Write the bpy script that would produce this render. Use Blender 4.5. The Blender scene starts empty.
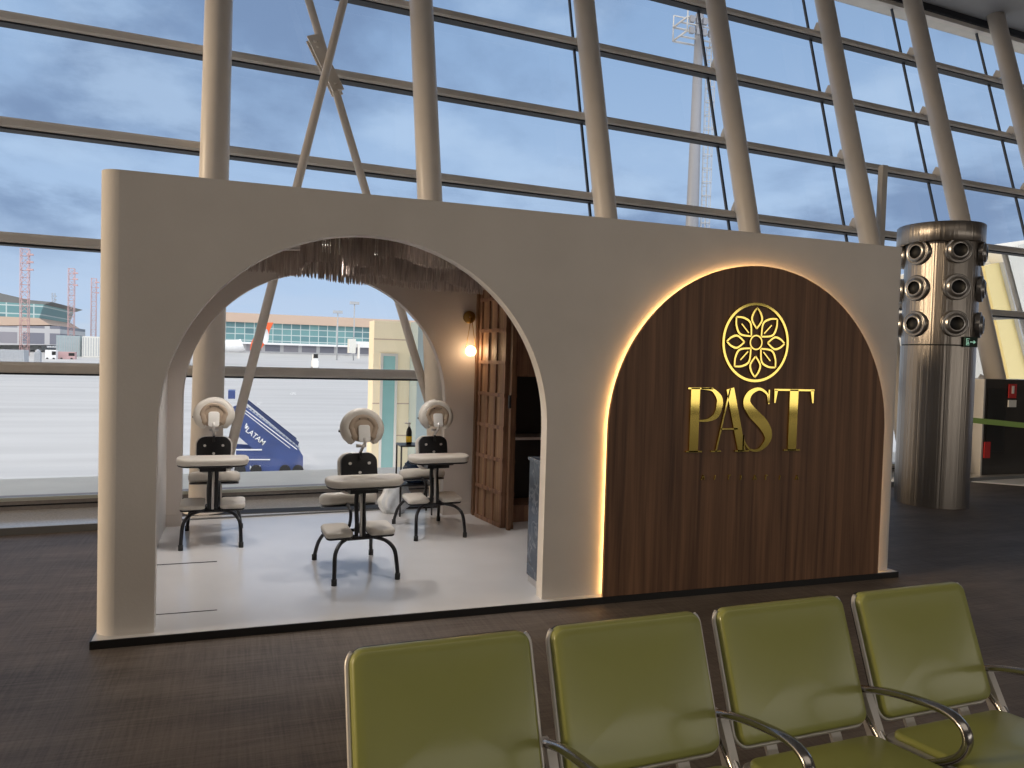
import bpy, bmesh, math, random
from mathutils import Vector, Matrix
import numpy as np
random.seed(7)
C = bpy.context.scene.collection
SC = bpy.context.scene
PI = math.pi

# ------------------------------------------------------------------ camera
F, YAW, PITCH, ROLL = 758.67, 0.3423, 0.0335, 0.0291
CAM = Vector((0.7194, -4.6156, 1.6377))
FW = Vector((math.sin(YAW)*math.cos(PITCH), math.cos(YAW)*math.cos(PITCH), -math.sin(PITCH)))
R0 = Vector((math.cos(YAW), -math.sin(YAW), 0)); U0 = R0.cross(FW)
RT = R0*math.cos(ROLL) + U0*math.sin(ROLL); UP = U0*math.cos(ROLL) - R0*math.sin(ROLL)
cam = bpy.data.cameras.new('camera'); co = bpy.data.objects.new('camera', cam); C.objects.link(co)
cam.sensor_width = 36; cam.lens = F/1024*36; cam.clip_end = 9000; cam.clip_start = .05
M = Matrix.Identity(4)
for i in range(3):
    M[i][0] = RT[i]; M[i][1] = UP[i]; M[i][2] = -FW[i]; M[i][3] = CAM[i]
co.matrix_world = M
SC.camera = co

def at(px, py, v, ax=1):            # point seen at a pixel, on the plane where coordinate ax equals v
    d = FW + RT*((px-512)/F) - UP*((py-384)/F)
    return CAM + d*((v-CAM[ax])/d[ax])

# ------------------------------------------------------------------ world
w = bpy.data.worlds.new('sky'); SC.world = w; w.use_nodes = True
nt = w.node_tree; N = nt.nodes; L = nt.links; N.clear()
def nd(t, **k):
    n = N.new(t)
    for a, b in k.items(): setattr(n, a, b)
    return n
tc = nd('ShaderNodeTexCoord'); sep = nd('ShaderNodeSeparateXYZ'); L.new(tc.outputs['Generated'], sep.inputs[0])
def wmath(op, a, b=None):
    n = nd('ShaderNodeMath', operation=op)
    for i, v in enumerate((a, b)):
        if v is None: continue
        if isinstance(v, (int, float)): n.inputs[i].default_value = v
        else: L.new(v, n.inputs[i])
    return n.outputs[0]
zc = wmath('MAXIMUM', sep.outputs['Z'], 0.0)
den = wmath('ADD', zc, 0.22)
cb = nd('ShaderNodeCombineXYZ'); L.new(wmath('DIVIDE', sep.outputs['X'], den), cb.inputs[0]); L.new(wmath('DIVIDE', sep.outputs['Y'], den), cb.inputs[1])
n1 = nd('ShaderNodeTexNoise'); n1.inputs['Scale'].default_value = 1.0; n1.inputs['Detail'].default_value = 9; n1.inputs['Roughness'].default_value = .56; n1.inputs['Distortion'].default_value = .25
L.new(cb.outputs[0], n1.inputs['Vector'])
n2 = nd('ShaderNodeTexNoise'); n2.inputs['Scale'].default_value = 1.9; n2.inputs['Detail'].default_value = 8; n2.inputs['Roughness'].default_value = .55
mp = nd('ShaderNodeMapping'); mp.inputs['Location'].default_value = (3.1, 7.7, 1); L.new(cb.outputs[0], mp.inputs[0]); L.new(mp.outputs[0], n2.inputs['Vector'])
gr = nd('ShaderNodeValToRGB'); L.new(sep.outputs['Z'], gr.inputs[0])
e = gr.color_ramp.elements
e[0].position = 0.0; e[0].color = (.66, .72, .84, 1); e[1].position = 1; e[1].color = (.13, .22, .42, 1)
for p, c in ((.05, (.56, .68, .90)), (.16, (.45, .60, .86)), (.36, (.33, .48, .75)), (.6, (.21, .34, .60))):
    q = e.new(p); q.color = (*c, 1)
def mixc(f, a, b):
    n = nd('ShaderNodeMix', data_type='RGBA')
    L.new(f, n.inputs[0])
    for i, v in ((6, a), (7, b)):
        if isinstance(v, tuple): n.inputs[i].default_value = v
        else: L.new(v, n.inputs[i])
    return n.outputs[2]
def ramp(src, p0, p1, v=1.0):
    r = nd('ShaderNodeMapRange'); r.interpolation_type = 'SMOOTHSTEP'
    L.new(src, r.inputs[0]); r.inputs[1].default_value = p0; r.inputs[2].default_value = p1; r.inputs[4].default_value = v
    return r.outputs[0]
hz = ramp(sep.outputs['Z'], .06, .17, 1.0)
darkc = mixc(wmath('MULTIPLY', hz, ramp(n1.outputs[0], .43, .58, .85)), gr.outputs[0], (.20, .29, .49, 1))
litc = mixc(ramp(n2.outputs[0], .49, .66, .7), darkc, (.50, .65, .90, 1))
# warm glow low in the west (left, low)
dt = nd('ShaderNodeVectorMath', operation='DOT_PRODUCT'); L.new(tc.outputs['Generated'], dt.inputs[0]); dt.inputs[1].default_value = Vector((-.93, .36, .1)).normalized()
glow = mixc(ramp(dt.outputs['Value'], .62, 1.0, .9), litc, (1.5, 1.05, .62, 1))
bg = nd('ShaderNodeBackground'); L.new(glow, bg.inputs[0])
up_ = ramp(sep.outputs['Z'], .55, .95, 2.0); bk_ = ramp(wmath('MULTIPLY', sep.outputs['Y'], -1.0), .05, .6, 2.2)  # sky out of view, overhead and behind, brightened to fill facades, apron and floor
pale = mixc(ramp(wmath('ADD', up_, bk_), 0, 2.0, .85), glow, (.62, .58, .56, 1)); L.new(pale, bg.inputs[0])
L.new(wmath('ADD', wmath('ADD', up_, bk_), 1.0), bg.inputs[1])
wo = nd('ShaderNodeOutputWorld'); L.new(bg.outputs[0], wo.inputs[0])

def sun(name, d, s, col, ang):
    l = bpy.data.lights.new(name, 'SUN'); l.energy = s; l.color = col; l.angle = math.radians(ang)
    o = bpy.data.objects.new(name, l); C.objects.link(o); o.rotation_euler = Vector(d).to_track_quat('-Z', 'Y').to_euler(); return o
sun('low_sun', (.95, .04, -.22), 1.7, (1, .78, .52), 12)
def area(name, loc, rot, sx, sy, e_, col):
    l = bpy.data.lights.new(name, 'AREA'); l.shape = 'RECTANGLE'; l.size = sx; l.size_y = sy; l.energy = e_; l.color = col
    o = bpy.data.objects.new(name, l); C.objects.link(o); o.location = loc; o.rotation_euler = rot; return o
# hall lamps hung under the ceiling behind the camera, and an added unseen fill light that brightens the booth front
area('hall_lamp', (3, -9, 7.6), (0, 0, 0), 16, 6, 215, (1, .88, .74))
area('hall_fill', (14, -17, 1.9), (math.radians(89), 0, math.radians(12)), 20, 3.2, 330, (1, .93, .84))
SC.view_settings.view_transform = 'Standard'; SC.view_settings.look = 'None'
SC.view_settings.exposure = 0; SC.view_settings.gamma = 1; SC.view_settings.use_curve_mapping = False

# ------------------------------------------------------------------ materials
def mat(name, col, rough=.5, metal=0, noise=0, scale=20, bump=0, stretch=(1, 1, 1), spec=None, coat=0, emit=None, estr=0, col2=None, detail=4, bscale=None):
    m = bpy.data.materials.new(name); m.use_nodes = True
    t = m.node_tree; p = t.nodes['Principled BSDF']
    p.inputs['Base Color'].default_value = (*col, 1); p.inputs['Roughness'].default_value = rough; p.inputs['Metallic'].default_value = metal
    if spec is not None: p.inputs['Specular IOR Level'].default_value = spec
    if coat: p.inputs['Coat Weight'].default_value = coat; p.inputs['Coat Roughness'].default_value = .15
    if emit: p.inputs['Emission Color'].default_value = (*emit, 1); p.inputs['Emission Strength'].default_value = estr
    c = t.nodes.new('ShaderNodeTexCoord'); mpn = t.nodes.new('ShaderNodeMapping'); mpn.inputs['Scale'].default_value = stretch
    t.links.new(c.outputs['Object'], mpn.inputs[0])
    nz = t.nodes.new('ShaderNodeTexNoise'); nz.inputs['Scale'].default_value = scale; nz.inputs['Detail'].default_value = detail
    t.links.new(mpn.outputs[0], nz.inputs['Vector'])
    if noise or col2:
        cr = t.nodes.new('ShaderNodeValToRGB'); t.links.new(nz.outputs[0], cr.inputs[0])
        a = col2 if col2 else tuple(x*(1-noise) for x in col); b = col if col2 else tuple(min(1, x*(1+noise)) for x in col)
        cr.color_ramp.elements[0].position = .32; cr.color_ramp.elements[1].position = .68
        cr.color_ramp.elements[0].color = (*a, 1); cr.color_ramp.elements[1].color = (*b, 1)
        t.links.new(cr.outputs[0], p.inputs['Base Color'])
    if bump:
        src = nz
        if bscale:
            src = t.nodes.new('ShaderNodeTexNoise'); src.inputs['Scale'].default_value = bscale; src.inputs['Detail'].default_value = 3
            t.links.new(mpn.outputs[0], src.inputs['Vector'])
        b = t.nodes.new('ShaderNodeBump'); b.inputs['Strength'].default_value = bump; b.inputs['Distance'].default_value = .01
        t.links.new(src.outputs[0], b.inputs['Height']); t.links.new(b.outputs[0], p.inputs['Normal'])
    return m

def glassmat(name, tint=(.93, .97, .96), refl=1.0):
    m = bpy.data.materials.new(name); m.use_nodes = True; t = m.node_tree; t.nodes.clear()
    o = t.nodes.new('ShaderNodeOutputMaterial'); mx = t.nodes.new('ShaderNodeMixShader'); tr = t.nodes.new('ShaderNodeBsdfTransparent'); gl = t.nodes.new('ShaderNodeBsdfGlossy')
    fr = t.nodes.new('ShaderNodeMath'); fr.operation = 'MULTIPLY_ADD'; fr.inputs[1].default_value = .9; fr.inputs[2].default_value = .035
    lw = t.nodes.new('ShaderNodeLayerWeight'); lw.inputs[0].default_value = .5; pw_ = t.nodes.new('ShaderNodeMath'); pw_.operation = 'POWER'; pw_.inputs[1].default_value = 5
    t.links.new(lw.outputs['Facing'], pw_.inputs[0]); t.links.new(pw_.outputs[0], fr.inputs[0]); tr.inputs[0].default_value = (*tint, 1); gl.inputs['Roughness'].default_value = .02
    t.links.new(fr.outputs[0], mx.inputs[0]); t.links.new(tr.outputs[0], mx.inputs[1]); t.links.new(gl.outputs[0], mx.inputs[2]); t.links.new(mx.outputs[0], o.inputs[0])
    return m

def carpet_mat():
    m = bpy.data.materials.new('carpet'); m.use_nodes = True; t = m.node_tree; p = t.nodes['Principled BSDF']; p.inputs['Roughness'].default_value = .55
    p.inputs['Specular IOR Level'].default_value = .32
    c = t.nodes.new('ShaderNodeTexCoord')
    def nz(st, sc, rot=0):
        mpn = t.nodes.new('ShaderNodeMapping'); mpn.inputs['Scale'].default_value = st; mpn.inputs['Rotation'].default_value = (0, 0, rot); t.links.new(c.outputs['Object'], mpn.inputs[0])
        n = t.nodes.new('ShaderNodeTexNoise'); n.inputs['Scale'].default_value = sc; n.inputs['Detail'].default_value = 5; n.inputs['Roughness'].default_value = .65; t.links.new(mpn.outputs[0], n.inputs['Vector']); return n.outputs[0]
    a = nz((1, 30, 1), 2.2); b = nz((30, 1, 1), 2.2); d = nz((1, 3.5, 1), .9); f_ = nz((1, 1, 1), 120)
    def mm(op, x, y):
        n = t.nodes.new('ShaderNodeMath'); n.operation = op
        for i, v in enumerate((x, y)):
            if isinstance(v, (int, float)): n.inputs[i].default_value = v
            else: t.links.new(v, n.inputs[i])
        return n.outputs[0]
    s = mm('ADD', mm('MULTIPLY', a, .30), mm('MULTIPLY', b, .25)); s = mm('ADD', s, mm('MULTIPLY', d, .32)); s = mm('ADD', s, mm('MULTIPLY', f_, .13))
    cr = t.nodes.new('ShaderNodeValToRGB'); t.links.new(s, cr.inputs[0])
    cr.color_ramp.elements[0].position = .38; cr.color_ramp.elements[0].color = (.055, .045, .040, 1)
    cr.color_ramp.elements[1].position = .62; cr.color_ramp.elements[1].color = (.195, .165, .145, 1)
    t.links.new(cr.outputs[0], p.inputs['Base Color'])
    bp = t.nodes.new('ShaderNodeBump'); bp.inputs['Strength'].default_value = .5; bp.inputs['Distance'].default_value = .004; t.links.new(s, bp.inputs['Height']); t.links.new(bp.outputs[0], p.inputs['Normal'])
    return m

def wood_mat(name, c1, c2, rough=.45, axis=2, scale=1.0):
    m = bpy.data.materials.new(name); m.use_nodes = True; t = m.node_tree; p = t.nodes['Principled BSDF']; p.inputs['Roughness'].default_value = rough
    c = t.nodes.new('ShaderNodeTexCoord'); st = [22*scale]*3; st[axis] = .55*scale
    mpn = t.nodes.new('ShaderNodeMapping'); mpn.inputs['Scale'].default_value = st; t.links.new(c.outputs['Object'], mpn.inputs[0])
    n = t.nodes.new('ShaderNodeTexNoise'); n.inputs['Scale'].default_value = 1.1; n.inputs['Detail'].default_value = 6; n.inputs['Roughness'].default_value = .6; n.inputs['Distortion'].default_value = .4
    t.links.new(mpn.outputs[0], n.inputs['Vector'])
    cr = t.nodes.new('ShaderNodeValToRGB'); t.links.new(n.outputs[0], cr.inputs[0])
    cr.color_ramp.elements[0].position = .33; cr.color_ramp.elements[0].color = (*c1, 1); cr.color_ramp.elements[1].position = .66; cr.color_ramp.elements[1].color = (*c2, 1)
    t.links.new(cr.outputs[0], p.inputs['Base Color'])
    return m

def marble_mat():
    m = bpy.data.materials.new('marble'); m.use_nodes = True; t = m.node_tree; p = t.nodes['Principled BSDF']; p.inputs['Roughness'].default_value = .2
    c = t.nodes.new('ShaderNodeTexCoord'); n = t.nodes.new('ShaderNodeTexNoise'); n.inputs['Scale'].default_value = 4; n.inputs['Detail'].default_value = 8; n.inputs['Distortion'].default_value = 1.8
    t.links.new(c.outputs['Object'], n.inputs['Vector']); cr = t.nodes.new('ShaderNodeValToRGB'); t.links.new(n.outputs[0], cr.inputs[0])
    cr.color_ramp.elements[0].position = .42; cr.color_ramp.elements[0].color = (.045, .06, .085, 1); cr.color_ramp.elements[1].position = .62; cr.color_ramp.elements[1].color = (.06, .08, .11, 1)
    q = cr.color_ramp.elements.new(.50); q.color = (.16, .18, .21, 1); q = cr.color_ramp.elements.new(.47); q.color = (.05, .065, .09, 1); q = cr.color_ramp.elements.new(.53); q.color = (.05, .065, .09, 1)
    t.links.new(cr.outputs[0], p.inputs['Base Color']); return m

def steel_mat():
    m = bpy.data.materials.new('brushed_steel'); m.use_nodes = True; t = m.node_tree; p = t.nodes['Principled BSDF']; p.inputs['Metallic'].default_value = 1
    p.inputs['Base Color'].default_value = (.34, .305, .27, 1); p.inputs['Roughness'].default_value = .33
    c = t.nodes.new('ShaderNodeTexCoord'); mpn = t.nodes.new('ShaderNodeMapping'); mpn.inputs['Scale'].default_value = (24, 24, .08); t.links.new(c.outputs['Object'], mpn.inputs[0])
    n = t.nodes.new('ShaderNodeTexNoise'); n.inputs['Scale'].default_value = 1.3; n.inputs['Detail'].default_value = 5; t.links.new(mpn.outputs[0], n.inputs['Vector'])
    b = t.nodes.new('ShaderNodeBump'); b.inputs['Strength'].default_value = .55; b.inputs['Distance'].default_value = .02; t.links.new(n.outputs[0], b.inputs['Height']); t.links.new(b.outputs[0], p.inputs['Normal'])
    return m

def grid_mat(name, base, line, sx, sz, gap=.06, rough=.4, axes=(0, 2), col2=None):
    """panels with fine joints, for far facades"""
    m = bpy.data.materials.new(name); m.use_nodes = True; t = m.node_tree; p = t.nodes['Principled BSDF']; p.inputs['Roughness'].default_value = rough
    c = t.nodes.new('ShaderNodeTexCoord'); s = t.nodes.new('ShaderNodeSeparateXYZ'); t.links.new(c.outputs['Object'], s.inputs[0])
    cb = t.nodes.new('ShaderNodeCombineXYZ'); t.links.new(s.outputs[axes[0]], cb.inputs[0]); t.links.new(s.outputs[axes[1]], cb.inputs[1])
    br = t.nodes.new('ShaderNodeTexBrick'); br.offset = 0; br.inputs['Scale'].default_value = 1; br.inputs['Brick Width'].default_value = sx; br.inputs['Row Height'].default_value = sz
    br.inputs['Mortar Size'].default_value = gap; br.inputs['Color1'].default_value = (*base, 1); br.inputs['Color2'].default_value = (*(col2 or tuple(x*.75 for x in base)), 1); br.inputs['Mortar'].default_value = (*line, 1)
    t.links.new(cb.outputs[0], br.inputs['Vector']); t.links.new(br.outputs[0], p.inputs['Base Color']); return m

MT = dict(
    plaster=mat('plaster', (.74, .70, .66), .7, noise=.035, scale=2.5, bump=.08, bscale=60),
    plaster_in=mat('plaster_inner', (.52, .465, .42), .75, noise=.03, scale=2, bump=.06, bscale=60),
    column=mat('column_paint', (.72, .65, .57), .38, noise=.02, scale=4),
    alu=mat('aluminium', (.66, .62, .57), .4, metal=0, noise=.04, scale=6),
    gasket=mat('gasket', (.012, .014, .02), .6), cable=mat('joint_seal', (.03, .045, .07), .5),
    carpet=carpet_mat(),
    vinylfloor=mat('polished_floor', (.70, .70, .71), .17, noise=.05, scale=1.6, spec=.6, bump=.01, bscale=3),
    black=mat('black_edge', (.008, .008, .009), .4), stone=mat('stone', (.52, .50, .47), .14, noise=.12, scale=60),
    sill=mat('sill_metal', (.66, .66, .58), .4, metal=.3), kerb=mat('kerb', (.33, .30, .28), .5, noise=.08, scale=30),
    walnut=wood_mat('walnut', (.085, .038, .018), (.24, .12, .06), .55),
    oak=wood_mat('oak', (.16, .08, .05), (.36, .20, .12), .5),
    oak_light=wood_mat('oak_light', (.24, .14, .08), (.42, .26, .15), .5),
    gold=mat('gold', (.80, .62, .16), .07, metal=1), brass=mat('brass', (.42, .26, .08), .3, metal=1),
    led=mat('led', (1, .6, .2), .5, emit=(1, .58, .22), estr=12), bulb=mat('bulb', (1, .9, .8), .4, emit=(1, .70, .42), estr=13),
    lens=mat('lamp_lens', (1, 1, 1), .4, emit=(1, .95, .88), estr=3),
    frame=mat('black_metal', (.009, .009, .012), .35), frame2=mat('black_plastic', (.008, .008, .01), .28),
    cream=mat('cream_vinyl', (.60, .56, .50), .42, noise=.03, scale=8, bump=.03), tan=mat('tan_vinyl', (.38, .29, .21), .5, noise=.04, scale=8),
    white=mat('white_cloth', (.80, .78, .74), .6), cord=mat('cord', (.42, .35, .31), .9, noise=.25, scale=30, stretch=(1, 1, .2)),
    green=mat('green_vinyl', (.33, .345, .10), .30, noise=.03, scale=3, bump=.03, bscale=220, coat=.3),
    silver=mat('silver', (.68, .65, .62), .38, metal=.45), chrome=mat('chrome', (.42, .40, .38), .22, metal=1), darkseam=mat('dark_shell', (.02, .018, .016), .5),
    steel=steel_mat(), hole=mat('hole', (.004, .004, .004), .6), rim=mat('nozzle_metal', (.34, .32, .30), .28, metal=.9),
    ceil=mat('ceiling_panel', (.30, .30, .31), .6), soffit=mat('soffit', (.24, .29, .36), .5), marble=marble_mat(),
    glass=glassmat('clear_glass'), apron=mat('apron', (.50, .50, .495), .55, noise=.10, scale=.12, stretch=(.25, 2.2, 1), detail=8),
    concrete=mat('concrete', (.70, .70, .66), .6, noise=.05, scale=2), sand=mat('sand_panel', (.90, .78, .57), .6, noise=.04, scale=.6),
    fascia=mat('fascia', (.56, .42, .33), .6, noise=.04, scale=.05), farglass=grid_mat('far_glazing', (.16, .33, .34), (.50, .58, .58), 4.5, 3.1, .22, col2=(.09, .20, .23)),
    fardark=grid_mat('far_openings', (.16, .17, .22), (.50, .50, .52), 9, 6, .9, col2=(.35, .33, .36)), farwhite=mat('far_white', (.82, .83, .84), .5, noise=.04, scale=2),
    teal=mat('tinted_glass', (.25, .46, .46), .15, noise=.12, scale=.8), bluegrey=mat('blue_grey', (.34, .42, .45), .3, noise=.06, scale=.5),
    navy=mat('navy_paint', (.045, .075, .22), .4, noise=.15, scale=.7), navy2=mat('navy_dark', (.025, .04, .12), .4), orange=mat('orange_paint', (.85, .13, .03), .4),
    redw=mat('mast_red', (.55, .36, .36), .6, noise=.1, scale=.3), hill=mat('hill', (.30, .38, .48), 1, noise=.05, scale=.002), grey=mat('grey_paint', (.40, .42, .45), .5, noise=.06, scale=2),
    darkgrey=mat('dark_panel', (.045, .042, .04), .25, noise=.05, scale=3), dark=mat('dark_void', (.006, .006, .006), .5), tape=mat('green_tape', (.40, .62, .16), .5),
    red=mat('red_sign', (.55, .03, .03), .4), signgreen=mat('sign_green', (.02, .045, .03), .4), signlit=mat('sign_mark', (.5, .75, .62), .4, emit=(.4, .8, .6), estr=.35),
    yellow=mat('yellow_panel', (.82, .68, .32), .5), offwhite=mat('offwhite_panel', (.62, .60, .55), .5, noise=.03, scale=1), rubber=mat('rubber', (.02, .02, .02), .7),
    roofmetal=mat('roof_metal', (.16, .165, .165), .45, noise=.08, scale=.1), plastic=mat('clear_wrap', (.7, .74, .78), .12, noise=.1, scale=14), bagblue=mat('dark_bag', (.02, .035, .07), .18, noise=.3, scale=9, bump=.4),
    mastgrey=mat('mast_paint', (.20, .21, .24), .5), yel=mat('yellow_label', (.75, .50, .03), .5),
)

# ------------------------------------------------------------------ geometry helpers
class MB:
    def __init__(s): s.v = []; s.f = []; s.sm = []
    def add(s, vs, fs, smooth=False):
        b = len(s.v); s.v += [tuple(v) for v in vs]; s.f += [tuple(b+i for i in f) for f in fs]; s.sm += [smooth]*len(fs); return s
    def box(s, x0, x1, y0, y1, z0, z1, xf=None):
        vs = [Vector(p) for p in ((x0,y0,z0),(x1,y0,z0),(x1,y1,z0),(x0,y1,z0),(x0,y0,z1),(x1,y0,z1),(x1,y1,z1),(x0,y1,z1))]
        if xf: vs = [xf @ v for v in vs]
        return s.add(vs, [(0,3,2,1),(4,5,6,7),(0,1,5,4),(1,2,6,5),(2,3,7,6),(3,0,4,7)])
    def prism(s, pts, d, smooth=False):      # planar closed polygon (3-D points) pushed along d
        n = len(pts); a = [Vector(p) for p in pts]; b = [p+Vector(d) for p in a]
        s.add(a+b, [tuple(range(n-1, -1, -1)), tuple(range(n, 2*n))]); s.add(a+b, [(i, (i+1) % n, n+(i+1) % n, n+i) for i in range(n)], smooth); return s
    def tube(s, pts, r, n=12, closed=False, cap=True, rs=None, flat=1.0, upv=None):
        pts = [Vector(p) for p in pts]; m = len(pts); rings = []; up = None
        for i, p in enumerate(pts):
            if closed: t = pts[(i+1) % m]-pts[i-1]
            else: t = pts[min(i+1, m-1)]-pts[max(i-1, 0)]
            t.normalize()
            if up is None:
                up = Vector(upv) if upv else (Vector((0, 0, 1)) if abs(t.z) < .9 else Vector((1, 0, 0)))
            if upv: up = Vector(upv)
            x = t.cross(up); x.normalize(); up = x.cross(t); up.normalize()
            rr = rs[i] if rs else r
            rings.append([p + x*math.cos(2*PI*k/n)*rr*flat + up*math.sin(2*PI*k/n)*rr for k in range(n)])
        vs = [v for R_ in rings for v in R_]; fs = []
        for i in range(m if closed else m-1):
            j = (i+1) % m
            for k in range(n): fs.append((i*n+k, i*n+(k+1) % n, j*n+(k+1) % n, j*n+k))
        s.add(vs, fs, True)
        if cap and not closed: s.add([v for v in rings[0]]+[v for v in rings[-1]], [tuple(range(n-1, -1, -1)), tuple(range(n, 2*n))])
        return s
    def lathe(s, prof, n=48, o=(0, 0, 0), xf=None, smooth=True):
        vs = []; o = Vector(o)
        for r, z in prof:
            for k in range(n):
                v = Vector((r*math.cos(2*PI*k/n), r*math.sin(2*PI*k/n), z)); vs.append((xf @ v if xf else v)+o)
        fs = [(i*n+k, i*n+(k+1) % n, (i+1)*n+(k+1) % n, (i+1)*n+k) for i in range(len(prof)-1) for k in range(n)]
        s.add(vs, fs, smooth); return s
    def sphere(s, c, r, n=20, m=12, sc=(1, 1, 1)):
        prof = [(r*math.sin(PI*i/m), -r*math.cos(PI*i/m)) for i in range(m+1)]
        prof[0] = (1e-4, -r); prof[-1] = (1e-4, r)
        return s.lathe(prof, n, c, Matrix.Diagonal(sc))
    def build(s, name, m, parent=None, bevel=0, sub=0, loc=None):
        me = bpy.data.meshes.new(name); me.from_pydata(s.v, [], s.f); me.materials.append(MT[m] if isinstance(m, str) else m)
        me.polygons.foreach_set('use_smooth', s.sm); me.update()
        bm = bmesh.new(); bm.from_mesh(me); bmesh.ops.remove_doubles(bm, verts=bm.verts, dist=1e-5) if not bevel == -1 else None
        bmesh.ops.recalc_face_normals(bm, faces=bm.faces); bm.to_mesh(me); bm.free()
        o = bpy.data.objects.new(name, me); C.objects.link(o)
        if parent: o.parent = parent
        if bevel > 0:
            b = o.modifiers.new('bevel', 'BEVEL'); b.width = bevel; b.segments = 3; b.limit_method = 'ANGLE'; b.angle_limit = math.radians(50)
            for p in me.polygons: p.use_smooth = True
            try: b.harden_normals = True
            except Exception: pass
        if sub: q = o.modifiers.new('sub', 'SUBSURF'); q.levels = sub; q.render_levels = sub
        return o
def empty(name, loc=(0, 0, 0), rz=0, label=None, cat=None, group=None):
    o = bpy.data.objects.new(name, None); C.objects.link(o); o.location = loc; o.rotation_euler = (0, 0, rz); o.empty_display_size = .1
    if label: tag(o, label, cat, group)
    return o
def tag(o, label, cat, group=None):
    o['label'] = label; o['category'] = cat
    if group: o['group'] = group
    return o
def struct(o): o['kind'] = 'structure'; return o
def plabel(o, l): o['label'] = l; return o
def copy_tree(o, parent=None):
    c = o.copy(); C.objects.link(c); c.parent = parent
    for ch in list(o.children): copy_tree(ch, c)
    return c
def smoothpath(pts, k=6):     # Catmull-Rom
    P = [Vector(p) for p in pts]; out = []
    for i in range(len(P)-1):
        a = P[max(i-1, 0)]; b = P[i]; c = P[i+1]; d = P[min(i+2, len(P)-1)]
        for j in range(k):
            t = j/k; out.append(.5*((2*b)+(c-a)*t+(2*a-5*b+4*c-d)*t*t+(3*b-a-3*c+d)*t**3))
    out.append(P[-1]); return out
def pad(mb, cx, cy, z0, z1, w_, d_, r=.06, xf=None, e=.018, n=8, bow=0):    # cushion with rounded plan and soft edges
    def plan(ins):
        pts = []
        rr = max(r-ins, .004); hw = w_/2-ins; hd = d_/2-ins
        for qx, qy, a0 in ((1, 1, 0), (-1, 1, 90), (-1, -1, 180), (1, -1, 270)):
            for k in range(n+1):
                a = math.radians(a0+90*k/n); x = qx*(hw-rr)+rr*math.cos(a); y = qy*(hd-rr)+rr*math.sin(a)
                y += bow*(x/(w_/2))**2
                pts.append((x, y))
        return pts
    rings = []
    for i in range(5):
        a = PI/2*i/4; rings.append((e*(1-math.sin(a)), z0+e*(1-math.cos(a))))
    for i in range(5):
        a = PI/2*i/4; rings.append((e*(1-math.cos(a)), z1-e*(1-math.sin(a))))
    vs = []; m = 0
    for ins, z in rings:
        pl = plan(ins); m = len(pl)
        for x, y in pl: vs.append(Vector((cx+x, cy+y, z)))
    if xf: vs = [xf @ v for v in vs]
    K = len(rings)
    fs = [(i*m+k, i*m+(k+1) % m, (i+1)*m+(k+1) % m, (i+1)*m+k) for i in range(K-1) for k in range(m)]
    mb.add(vs, fs, True); mb.add(vs[:m]+vs[-m:], [tuple(range(m-1, -1, -1)), tuple(range(m, 2*m))], True); return mb

# ------------------------------------------------------------------ terminal shell
ZP = .047           # top of the booth's platform
LEAN = .2913
KX = .065          # the glass wall is turned a little against the booth
def fp(x, z, y0): return Vector((x, y0+KX*x+LEAN*z, z))
def strip(y0, y1, z0, z1, mb=None):      # long bar parallel to the glass wall
    xs_ = -12; o_ = KX*xs_
    return (mb or MB()).prism([(xs_, y0+o_, z0), (xs_, y1+o_, z0), (xs_, y1+o_, z1), (xs_, y0+o_, z1)], (42, 42*KX, 0))
struct(MB().prism([(-12, -22, -.3), (30, -22, -.3), (30, 2.98+KX*30, -.3), (-12, 2.98-KX*12, -.3)], (0, 0, .3)).build('floor', 'carpet'))
o = struct(strip(2.98, 3.78, -.3, .062).build('trim_1', 'stone'))
strip(2.965, 2.99, 0, .060).build('kerb_edge', 'roofmetal', o)
o = struct(strip(3.78, 4.10, -.3, .15).build('trim_2', 'kerb'))
strip(3.765, 3.79, .10, .112).build('groove', 'gasket', o)
strip(3.76, 3.78, .15, .185).build('sill_rail', 'sill', o)
struct(MB().prism([(-12, -22, 9.1), (30, -22, 9.1), (30, 6.05+KX*30, 8.8), (-12, 6.05-KX*12, 8.8)], (0, 0, .3)).build('ceiling', 'ceil'))
o = struct(strip(6.05, 6.35, 8.68, 9.1).build('trim_3', 'gasket'))
strip(6.1, 6.45, 8.60, 8.74).build('head_rail', 'alu', o)
e_ = -12*KX
struct(MB().prism([(-12, 6.7+e_, 8.95), (-12, 7.9+e_, 9.5), (-12, 7.9+e_, 9.7), (-12, 6.7+e_, 9.3)], (42, 42*KX, 0)).build('trim_4', 'soffit'))
struct(MB().box(-12, 30, -22.3, -22, 0, 9.2).build('wall_back', 'plaster_in'))

struct(MB().box(-12.3, -12, -22, -4, 0, 9.2).build('wall_left_blocker', 'plaster_in')); struct(MB().box(30, 30.3, -22, 2, 0, 9.2).build('wall_right_blocker', 'plaster_in'))  # unseen side walls added to block sky light; left one stops short for the sun
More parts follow.
